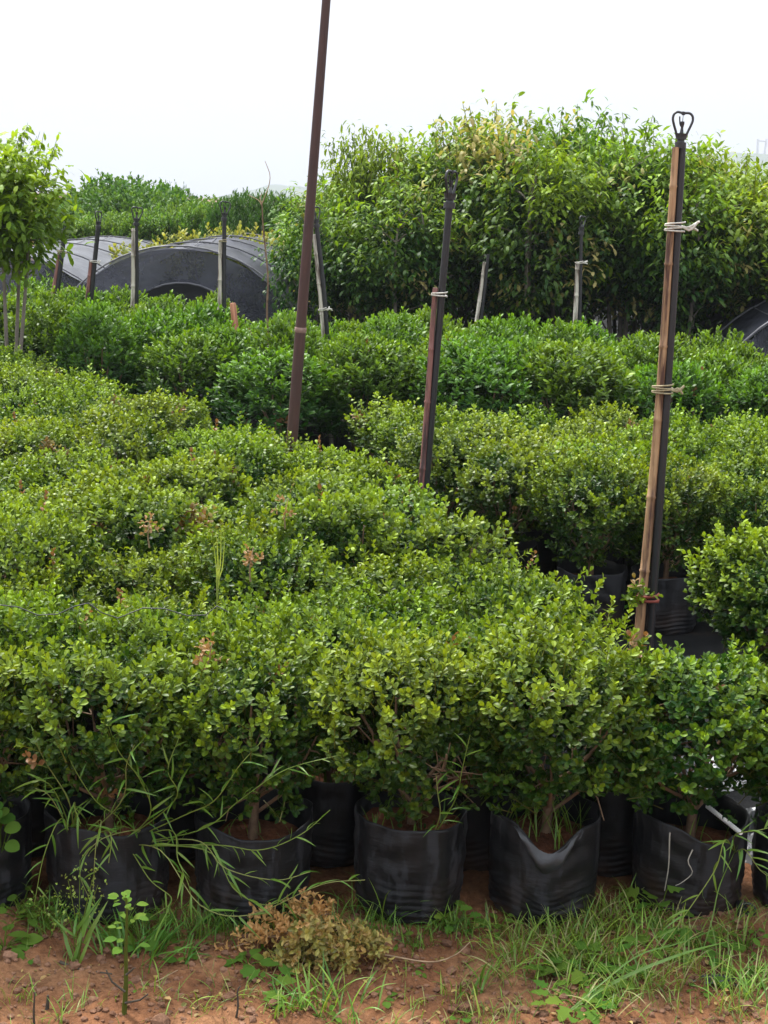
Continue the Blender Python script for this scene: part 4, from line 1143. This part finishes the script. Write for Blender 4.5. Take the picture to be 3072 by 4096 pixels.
broadleaf(740, 985, 10, .03, 'round', 'low round leaved weed beside the scrap of black plastic', 37, .03, .06)
rs_s = np.random.RandomState(77)
for i_ in range(16):
    broadleaf(rs_s.uniform(10, 760), rs_s.uniform(945, 1020), rs_s.randint(4, 8), rs_s.uniform(.014, .026), ('oval', 'round')[i_ % 2], 'tiny green seedling sprouting from the bare red soil', 600 + i_, .02, .025, .001, 'tiny seedlings on the soil')
# lobed weed over the rim of the first bag
def rim_weed():
    rs = np.random.RandomState(41); c = front_c[0]; p0 = c + np.array([.10, -.10, .19])
    t = thing('broadleaf_weed', p0, 'bright round lobed weed hanging over the rim of a black bag', 'weed'); mb = MB()
    for i in range(12):
        p = np.array([rs.uniform(-.03, .07), rs.uniform(-.07, -.01), rs.uniform(.03, .13)])
        tube(mb, smooth_path([(0, 0, -.02), p * (.6, .5, .8), p], 5), .0013, 4, (.4, .5, 0), cap=False)
        leaf_at('round', t, p, (rs.normal(0, 1), rs.uniform(-1, .1), rs.uniform(-.4, .3)), (rs.normal(0, .3), -.6, 1), .034 * rs.uniform(.7, 1.2), rs)
    mb.obj('stalk', M['weed'], t)
rim_weed()

# crabgrass runners over the first two bags
def runner_plant(root_p, paths, label, seed):
    rs = np.random.RandomState(seed); t = thing('crabgrass', root_p, label, 'grass')
    for P in paths:
        P = np.asarray(P) - root_p; C = smooth_path(P, 26); ln = np.linalg.norm(np.diff(C, axis=0), axis=1).sum()
        red = rs.rand() < .4
        mb = MB(); tube(mb, C, np.linspace(.0016, .001, 26), 5, (.6, .55, .45 if red else .15))
        r = mb.obj('runner', M['grass'], t)
        m = max(4, int(ln / .042))
        for k in range(m):
            i = int(3 + (k + .5) / m * 21); tan = unit(C[i + 1] - C[i]); a = rs.uniform(0, 6.28)
            side = unit(np.cross(tan, rs.normal(0, 1, 3))); d = unit(tan * .8 + side * .8 + np.array([0, -.3, rs.uniform(-.2, .6)]))
            leaf_at('lance', r, C[i], d, np.array([rs.normal(0, .3), -.5, 1.0]) + rs.normal(0, .2, 3), rs.uniform(.03, .075), rs)
    return t
def pw(px, py, dy): # a point dy in front of the first row's bag fronts
    return pt(px, py, ROW_Y - .20 - dy * 1.3)
r1 = front_c[1] + np.array([.03, -.06, .18])
paths = [
    [r1, pw(130, 850, -.02), pw(150, 880, .03), pw(172, 900, .05), pw(150, 918, .05)],
    [r1, pw(170, 830, -.02), pw(178, 860, .03), pw(190, 890, .05), pw(188, 915, .05)],
    [r1, pw(150, 815, .0), pw(140, 780, .02), pw(118, 750, .03), pw(105, 715, .03)],
    [r1, pw(120, 820, .0), pw(95, 800, .03), pw(70, 760, .04), pw(58, 720, .03)],
    [r1, pw(195, 840, .0), pw(225, 868, .05), pw(275, 880, .06), pw(310, 872, .05)],
    [r1, pw(200, 830, .0), pw(240, 800, .03), pw(285, 770, .03), pw(340, 755, .03)],
    [r1, pw(185, 815, .0), pw(215, 800, .03), pw(240, 765, .04), pw(268, 735, .02)],
    [r1, pw(140, 830, .0), pw(100, 840, .04), pw(80, 870, .05), pw(92, 905, .05)],
    [r1, pw(205, 850, .02), pw(235, 890, .06), pw(268, 905, .07), pw(300, 888, .06)],
    [r1, pw(175, 800, .01), pw(168, 770, .03), pw(180, 735, .02)],
    [r1, pw(215, 845, .02), pw(260, 850, .05), pw(300, 835, .05), pw(330, 810, .03)],
    [r1, pw(160, 850, .02), pw(200, 905, .07), pw(250, 915, .08), pw(320, 885, .09), pw(365, 880, .07)]]
runner_plant(r1, paths, 'tangle of crabgrass runners spilling over two black bags', 51)
r4 = front_c[1] + np.array([-.07, -.07, .18]); rs_p = np.random.RandomState(57); paths = []
for k_ in range(8):
    e = (rs_p.uniform(25, 150), rs_p.uniform(735, 925)); m_ = (88 + (e[0] - 88) * .45 + rs_p.uniform(-12, 12), min(838, 838 + (e[1] - 838) * .3) - rs_p.uniform(5, 30))
    paths.append([r4, pw(m_[0], m_[1], .02), pw((m_[0] + e[0]) / 2 + rs_p.uniform(-6, 6), (m_[1] + e[1]) / 2 - 8, .05), pw(e[0], e[1], .06)])
runner_plant(r4, paths, 'crabgrass with fine arching runners hanging over one black bag', 56)
r2 = front_c[3] + np.array([.05, -.07, .2])
runner_plant(r2, [[r2, pw(455, 800, -.05), pw(462, 770, -.03), pw(470, 735, -.02)], [r2, pw(440, 815, -.03), pw(438, 795, -.02), pw(436, 775, -.02)]], 'upright crabgrass shoots growing in the smooth black bag', 52)
r3 = front_c[5] + np.array([.10, -.08, .17])
runner_plant(r3, [[r3, pw(735, 835, -.0), pw(760, 830, .03), pw(790, 822, .03)], [r3, pw(725, 840, .02), pw(715, 870, .05), pw(685, 915, .08), pw(660, 950, .12)], [r3, pw(745, 850, .02), pw(760, 870, .04), pw(775, 880, .04)]], 'crabgrass with long seed stalks trailing from the slumped bag', 53)
# long arching grass across the weedy patch
def long_blades():
    a = spot(560, 1018)
    t = thing('long_grass', a, 'long arching grass blades stretching over the weedy patch', 'grass')
    for pts, w in (([(560, 1018, 0), (600, 985, .05), (640, 955, .09), (690, 940, .10), (768, 905, .08)], .003), ([(560, 1018, 0), (615, 982, .04), (680, 955, .09), (735, 940, .09)], .008), ([(700, 960, .03), (712, 920, .09), (720, 885, .16), (738, 845, .2)], .0025)):
        P = []
        for px, py, z in pts:
            g = gnd(px, py + 0, z); P.append(g)
        C = smooth_path(np.array(P), 16) - a; mb = MB(); n = len(C)
        tan = unit(np.gradient(C, axis=0)); s = unit(np.cross(tan, (0, -.5, 1)))
        wv = w * np.sin(np.linspace(.35, math.pi, n))[:, None] + .0006
        V = np.stack([C - s * wv / 2 + (0, 0, .001), C, C + s * wv / 2 + (0, 0, .001)], 1).reshape(-1, 3)
        q = [(i * 3 + k, i * 3 + k + 1, i * 3 + k + 4, i * 3 + k + 3) for i in range(n - 1) for k in range(2)]
        mb.add(V, q=q, c=(.25, .4, 0)); mb.obj('blade', M['grass'], t)
long_blades()
# grass growing up through the boxwood tops
def stalks(px, py, Y, tips, label, seed, w=.004, col=(.8, .7, .3)):
    b = pt(px, py, Y); t = thing('grass_stalk', (b[0], b[1], .19), label, 'grass'); o = np.array([b[0], b[1], .19])
    for tx, ty in tips:
        e = pt(tx, ty, Y - .02)
        mb = MB(); C = smooth_path(np.array([o, b, (b + e) / 2 + (0.004, 0, 0), e]) - o, 12); n = 12
        tan = unit(np.gradient(C, axis=0)); s = unit(np.cross(tan, (0, 1, 0)))
        wv = (w * np.sin(np.linspace(.6, math.pi, n)) + .0005)[:, None]
        V = np.stack([C - s * wv / 2, C + (0, -.001, 0), C + s * wv / 2], 1).reshape(-1, 3)
        mb.add(V, q=[(i * 3 + k, i * 3 + k + 1, i * 3 + k + 4, i * 3 + k + 3) for i in range(n - 1) for k in range(2)], c=col); mb.obj('blade', M['grass'], t)
stalks(217, 600, 4.15, [(216, 526), (221, 522), (225, 534), (213, 540)], 'thin pale upright grass stalks standing above the boxwood tops', 61, .0035)
stalks(152, 640, 3.95, [(145, 588), (132, 586), (158, 605)], 'green grass blades arching over the boxwood tops', 62, .009, (.35, .6, 0))
stalks(230, 650, 3.75, [(224, 615), (250, 650), (226, 690)], 'bent green blade with a pale stalk at a boxwood top', 63, .006, (.5, .5, .1))

# dry brush heap: cut boxwood branches, brown and yellowing
def dry_brush():
    c = spot(318, 950); rs = np.random.RandomState(71)
    t = thing('brush_heap', c, 'heap of cut withered boxwood branches on the red soil', 'brush')
    ends = [(232, 945, .02), (245, 905, .08), (262, 925, .06), (300, 895, .10), (330, 905, .12), (362, 925, .10), (378, 948, .05), (350, 960, .03), (300, 965, .02), (270, 962, .02), (340, 935, .10), (285, 930, .1), (320, 965, .01), (310, 920, .12), (375, 935, .07)]
    for i, (px, py, z) in enumerate(ends):
        e = gnd(px, py, 0); e = pt(px, py, min(e[1], c[1] + .12)) if py < 920 else gnd(px, py, z); e = e - c
        st = np.array([rs.uniform(-.05, .05), rs.uniform(-.02, .06), .01])
        e[2] = e[2] * .6; m = (st + e) / 2 + (0, 0, .022)
        C = smooth_path([st, m, e], 16)
        mb = MB(); tube(mb, C, np.linspace(.004, .0012, 16), 5); b = mb.obj('branch', M['drytwig'], t)
        mb = MB(); k = rs.randint(2, 16, 26); B = C[k] + rs.normal(0, .012, (26, 3)); tan = unit(np.gradient(C, axis=0))[k]
        dead = np.clip(rs.normal(.95 if i in (0, 1, 2, 3, 4) else .25, .25, 26), 0, 1)
        shoots_leaves(mb, B, unit(tan + rs.normal(0, .5, (26, 3)) + (0, 0, .2)), rs.uniform(.02, .045, 26), 3, .023, tm('hi', .27, .16, .2), rs.uniform(.1, 1, 26), dead, rs)
        o = mb.obj('dry_leaves', M['dry'], t, smooth=False); o['kind'] = 'stuff'
dry_brush()
def brown_sprig(px, py, Y, label, seed, n=15, s=.035):
    p = pt(px, py, Y); rs = np.random.RandomState(seed)
    t = thing('withered_sprig', p, label, 'sprig'); mb = MB()
    tube(mb, smooth_path([(0, .03, -.08), (0, .0, -.03), (.01, -.005, .03)], 6), np.linspace(.003, .0015, 6), 5); mb.obj('twig', M['drytwig'], t)
    mb = MB(); B = rs.normal(0, s * .32, (n, 3)) * (1, .5, 1.3)
    shoots_leaves(mb, B, unit(rs.normal(0, 1, (n, 3)) + (0, -.3, .3)), rs.uniform(.02, .035, n), 2, .019, tm('hi', .28, .15, .2), rs.uniform(0, .4, n), np.clip(rs.normal(1, .15, n), 0, 1), rs)
    o = mb.obj('dry_leaves', M['sprig'], t, smooth=False); o['kind'] = 'stuff'
brown_sprig(208, 655, 3.60, 'rust brown withered sprig on the front of a boxwood, by the crabgrass', 81, 18)
brown_sprig(250, 557, 4.35, 'small rust brown sprig in a gap behind the pale grass stalks', 82, 11)
brown_sprig(148, 525, 4.75, 'withered brown sprig deep in the large bed beside bare stems', 83, 9)
brown_sprig(285, 507, 5.0, 'tiny brown sprig among the large bed tops', 85, 6)

# dark stemmed upright weed, seedy weed
def tall_weed():
    rs = np.random.RandomState(95); b = spot(124, 1022); t = thing('upright_weed', b, 'upright weed with a thick dark stem and small leaves', 'weed')
    P = np.array([b, pt(126, 985, b[1]), pt(126, 950, b[1]), pt(127, 915, b[1]), pt(126, 895, b[1])]) - b
    C = smooth_path(P, 20); mb = MB(); tube(mb, C, np.linspace(.006, .0018, 20), 7, (.25, .25, .25)); mb.obj('stem', M['weed'], t)
    for pts in ([(125, 992), (112, 982), (106, 970)], [(125, 1003), (140, 1000), (148, 994)], [(126, 975), (134, 968)]):
        Q = np.array([pt(x, y, b[1] - .01) for x, y in pts]) - b; mb = MB(); tube(mb, Q, np.linspace(.0028, .0018, len(Q)), 5); mb.obj('twig', M['darktwig'], t)
    for i in range(24):
        k = rs.randint(10, 20); a = rs.uniform(0, 6.28); d = np.array([math.cos(a), math.sin(a), rs.uniform(0, .5)])
        p = C[k] + d * rs.uniform(.005, .03)
        leaf_at('oval', t, p, d, (rs.normal(0, .3), -.3, 1), rs.uniform(.018, .034), rs)
    b = spot(78, 962); t = thing('seed_weed', b, 'thin branching weed with tiny pale seed heads by the crabgrass', 'weed')
    for px, py in ((68, 880), (52, 885), (95, 870), (80, 860), (30, 900), (98, 885)):
        e = pt(px, py, b[1] + .05) - b; C = smooth_path([np.zeros(3), e * (.3, .5, .5), e], 12); mb = MB(); tube(mb, C, np.linspace(.0018, .0008, 12), 4, (.5, .5, .1))
        mb.obj('stem', M['weed'], t)
        mb = MB(); n = 26; k = rs.randint(7, 12, n); leaves(mb, C[k] + rs.normal(0, .012, (n, 3)), rs.normal(0, 1, (n, 3)), rs.normal(0, 1, (n, 3)), rs.uniform(.005, .010, n), np.c_[rs.uniform(.6, 1, n), rs.uniform(.6, 1, n), rs.uniform(0, .4, n)], tm('lo', .4))
        o = mb.obj('seed_head', M['grass'], t, smooth=False); o['kind'] = 'stuff'
    for i in range(9): leaf_at('lance', t, np.array([rs.normal(0, .01), rs.normal(0, .01), rs.uniform(0, .08)]), (rs.normal(0, .6), rs.normal(0, .4), 1), (0, -1, .3), rs.uniform(.06, .11), rs)
tall_weed()

# twigs, sticks, pale roots, wire, pipe, film
def stick(name, pts, r, mat, label, cat, taper=.5):
    P = np.array(pts); o = P[0].copy(); mb = MB(); C = smooth_path(P - o, 14); tube(mb, C, np.linspace(r, r * taper, 14), 6)
    ob = mb.obj(name, M[mat]); ob.location = tuple(o); return tag(ob, label, cat)
g3 = lambda px, py, z=0.003: gnd(px, py, z)
stick('twig', [spot(236, 1018), spot(236, 1018) + (.004, 0, .03), spot(236, 1018) + (.002, .005, .062), spot(236, 1018) + (.008, .005, .075)], .003, 'darktwig', 'dark dead twig stub standing in bare soil below the brush', 'twig')
stick('twig', [spot(34, 1022), spot(34, 1022) + (0, 0, .04), spot(34, 1022) + (.003, 0, .08)], .003, 'darktwig', 'dark dead stub standing near the rosette weed', 'twig')
stick('twig', [spot(47, 1008), spot(47, 1008) + (.002, 0, .02), spot(47, 1008) + (.002, 0, .035)], .005, 'darktwig', 'short thick charred stub in bare soil', 'twig')
stick('twig', [g3(60, 962), g3(75, 968, .008), g3(95, 972, .006), g3(112, 974)], .004, 'darktwig', 'dark stick lying at the foot of the seedy weed', 'twig')
stick('twig', [g3(385, 955, .004), g3(430, 962, .01), g3(455, 955, .012), g3(470, 942, .02)], .0022, 'drytwig', 'curved tan twig lying on soil beside the brush heap', 'twig')
stick('twig', [g3(150, 985, .004), g3(163, 978, .008), g3(178, 970, .01)], .0018, 'drytwig', 'thin tan twig on bare soil by the lush clump', 'twig')
stick('twig', [g3(672, 915, .0) + (0, .0, 0), pt(665, 895, g3(672, 915)[1]), pt(660, 882, g3(672, 915)[1])], .004, 'drytwig', 'broken tan stem with curled dry leaves before the slumped bag', 'twig')
c5 = front_c[5]
def on_bag(c, az, z, r=.150): return np.array([c[0] + math.cos(az) * r, c[1] + math.sin(az) * r, z])
stick('root', [on_bag(c5, -2.2, .24, .12), on_bag(c5, -2.1, .22, .156), on_bag(c5, -2.08, .15, .157), on_bag(c5, -2.12, .08, .155)], .0024, 'rootwhite', 'pale root hanging straight down the slumped bag', 'root')
stick('root', [on_bag(c5, -1.72, .2, .152), on_bag(c5, -1.78, .17, .157), on_bag(c5, -1.7, .14, .156), on_bag(c5, -1.86, .11, .155), on_bag(c5, -1.95, .10, .154)], .0018, 'rootwhite', 'thin wavy root curling over the slumped bag', 'root')
wy = ROW_Y + .02
stick('drip_tube', [pt(0, 605, wy), pt(22, 608, wy), pt(45, 617, wy), pt(68, 610, wy), pt(85, 602, wy), pt(100, 612, wy), pt(120, 618, wy), pt(150, 606, wy), pt(175, 612, wy), pt(200, 618, wy), pt(215, 606, wy), pt(228, 612, wy)], .0016, 'hose', 'thin black drip tube winding over the front boxwood tops', 'tube', .9)
def white_pipe():
    a, b = pt(707, 806, ROW_Y + .1), pt(741, 833, ROW_Y - .06); mw, Ln = frame_between(b, a)
    mb = MB(); zs = np.linspace(0, Ln, 60); tube(mb, np.c_[np.zeros(60), np.zeros(60), zs], .0055 + .0012 * np.sin(np.arange(60) * 2.1), 10)
    o = mb.obj('ribbed_pipe', M['whitepipe']); o.matrix_world = mw; tag(o, 'short white ribbed pipe leaning beside the slumped bag', 'pipe')
white_pipe()
def film(px, py, Y, w, d, h, label, seed, mat='foil'):
    rs = np.random.RandomState(seed); p = pt(px, py, Y); n = 34; mb = MB(); k1 = rs.uniform(0, 6, 8)
    u = np.linspace(-1, 1, n); X, Yg = np.meshgrid(u, u); R = np.sqrt(X * X + Yg * Yg)
    Z = h * np.abs(np.sin(3 * X + 2 * Yg + k1[0]) * .4 + np.sin(7 * X - 5 * Yg + k1[1]) * .3 + np.sin(11 * X + 13 * Yg + k1[2]) * .2) * np.clip(1.3 - R, .1, 1) + .005
    i, j = np.meshgrid(np.arange(n - 1), np.arange(n - 1)); a = (j * n + i).ravel()
    mb.add(np.c_[(X * w * (1 + .12 * np.sin(4 * Yg + k1[3]))).ravel(), (Yg * d * (1 + .12 * np.sin(5 * X + k1[4]))).ravel(), Z.ravel()], q=np.c_[a, a + 1, a + n + 1, a + n])
    o = mb.obj('plastic_film', M[mat], smooth=False); o.location = (p[0], Y, zat((p[0], Y)) + .004); return tag(o, label, 'film')
film(772, 800, ROW_Y + .40, .16, .16, .12, 'crumpled pale grey film beside the last bag and white pipe', 5)
film(716, 600, 4.62, .17, .14, .05, 'pale crumpled film lying behind the boxwood by the bamboo riser', 6)
film(715, 990, gnd(705, 985)[1], .05, .022, .018, 'scrap of black plastic half buried in the soil', 8, 'black')
def ring():
    c = spot(745, 925); t = MB(); a = np.linspace(0, 2 * math.pi, 26)
    tube(t, np.c_[np.cos(a) * .022, np.zeros(26), np.sin(a) * .02 + .02], .004, 6, cap=False)
    tube(t, [(0.0, 0.004, .0), (0, .06, .01)], .014, 10)
    o = t.obj('hose_end', M['hose']); o.location = tuple(c); tag(o, 'cut black hose end lying in weeds beside the slumped bag', 'hose')
ring()
def clods():
    rs = np.random.RandomState(121); mb = MB(); n = 3600
    ico = np.array([(0, 0, 1), (.89, 0, .45), (.28, .85, .45), (-.72, .53, .45), (-.72, -.53, .45), (.28, -.85, .45), (.72, .53, -.45), (-.28, .85, -.45), (-.89, 0, -.45), (-.28, -.85, -.45), (.72, -.53, -.45), (0, 0, -1)])
    fc = [(0, 1, 2), (0, 2, 3), (0, 3, 4), (0, 4, 5), (0, 5, 1), (1, 6, 2), (2, 7, 3), (3, 8, 4), (4, 9, 5), (5, 10, 1), (2, 6, 7), (3, 7, 8), (4, 8, 9), (5, 9, 10), (1, 10, 6), (11, 7, 6), (11, 8, 7), (11, 9, 8), (11, 10, 9), (11, 6, 10)]
    for _ in range(n):
        x, y = rs.uniform(-1.15, 1.15), rs.uniform(2.85, 3.62); s = rs.gamma(2, .0022) + .0012
        v = ico * s * rs.uniform(.6, 1.3, (12, 1)) * (1, 1, .7) + (x, y, zat((x, y)) + s * .25)
        mb.add(v, fc)
    o = mb.obj('soil_clods', M['clod'], smooth=False); tag(o, 'loose crumbs of red soil over the bare ground', 'soil', None, 'stuff')
    mb = MB(); n = 520
    x, y = rs.uniform(-1.15, 1.15, n), rs.uniform(2.9, 3.62, n); z = gz(x, y) + .004
    d = np.c_[rs.normal(0, 1, n), rs.normal(0, 1, n), rs.normal(0, .15, n)]
    leaves(mb, np.c_[x, y, z], d, np.c_[rs.normal(0, .25, n), rs.normal(0, .25, n), np.ones(n)], rs.uniform(.006, .02, n), np.c_[rs.uniform(0, .5, n), rs.uniform(0, .8, n), rs.uniform(0, .6, n)], tm('hi', .3, .15, .2))
    o = mb.obj('leaf_litter', M['dry'], smooth=False); tag(o, 'small fallen dry leaves scattered on the red soil', 'litter', None, 'stuff')
    mb = MB(); n = 5200
    x, y = rs.uniform(-1.2, 1.2, n), rs.uniform(2.85, 3.65, n)
    dens = (.16 + .84 * np.clip((x - .05) / .3, 0, 1)) * (.35 + .65 * (np.sin(9 * x + 4 * y) * np.sin(11 * y - 3 * x + 1) > -.15)); kp = rs.rand(n) < dens
    for xx, yy_ in zip(x[kp], y[kp]):
        blade(mb, (xx, yy_, zat((xx, yy_)) - .003), rs.uniform(0, 6.28), rs.uniform(.015, .06), rs.uniform(.0016, .0036), rs.uniform(.2, 1.2), rs.uniform(.1, .8), (rs.uniform(.1, .8), rs.uniform(.2, .9), .6 * (rs.rand() < .12)), 4)
    o = mb.obj('grass', M['grass']); tag(o, 'thin short grass sprouting over the red soil', 'grass', None, 'stuff')
clods()

# ------------------------------------------------------------------ hazy air
def haze():
    m, n, l = nt('hazy_air'); out = n.new('ShaderNodeOutputMaterial'); v = n.new('ShaderNodeVolumePrincipled')
    v.inputs['Color'].default_value = (.60, .635, .70, 1); v.inputs['Density'].default_value = .0006; v.inputs['Anisotropy'].default_value = .2
    l.new(v.outputs[0], out.inputs['Volume'])
    x0, x1, y0, y1, z0, z1 = -2450, 2450, -350, 2350, -1.4, 95
    V = [(x, y, z) for z in (z0, z1) for y in (y0, y1) for x in (x0, x1)]
    mb = MB(); mb.add(V, q=[(0, 2, 3, 1), (4, 5, 7, 6), (0, 1, 5, 4), (2, 6, 7, 3), (0, 4, 6, 2), (1, 3, 7, 5)])
    o = mb.obj('haze', m, smooth=False); tag(o, 'pale hazy air over the nursery', 'haze', None, 'stuff')
haze()
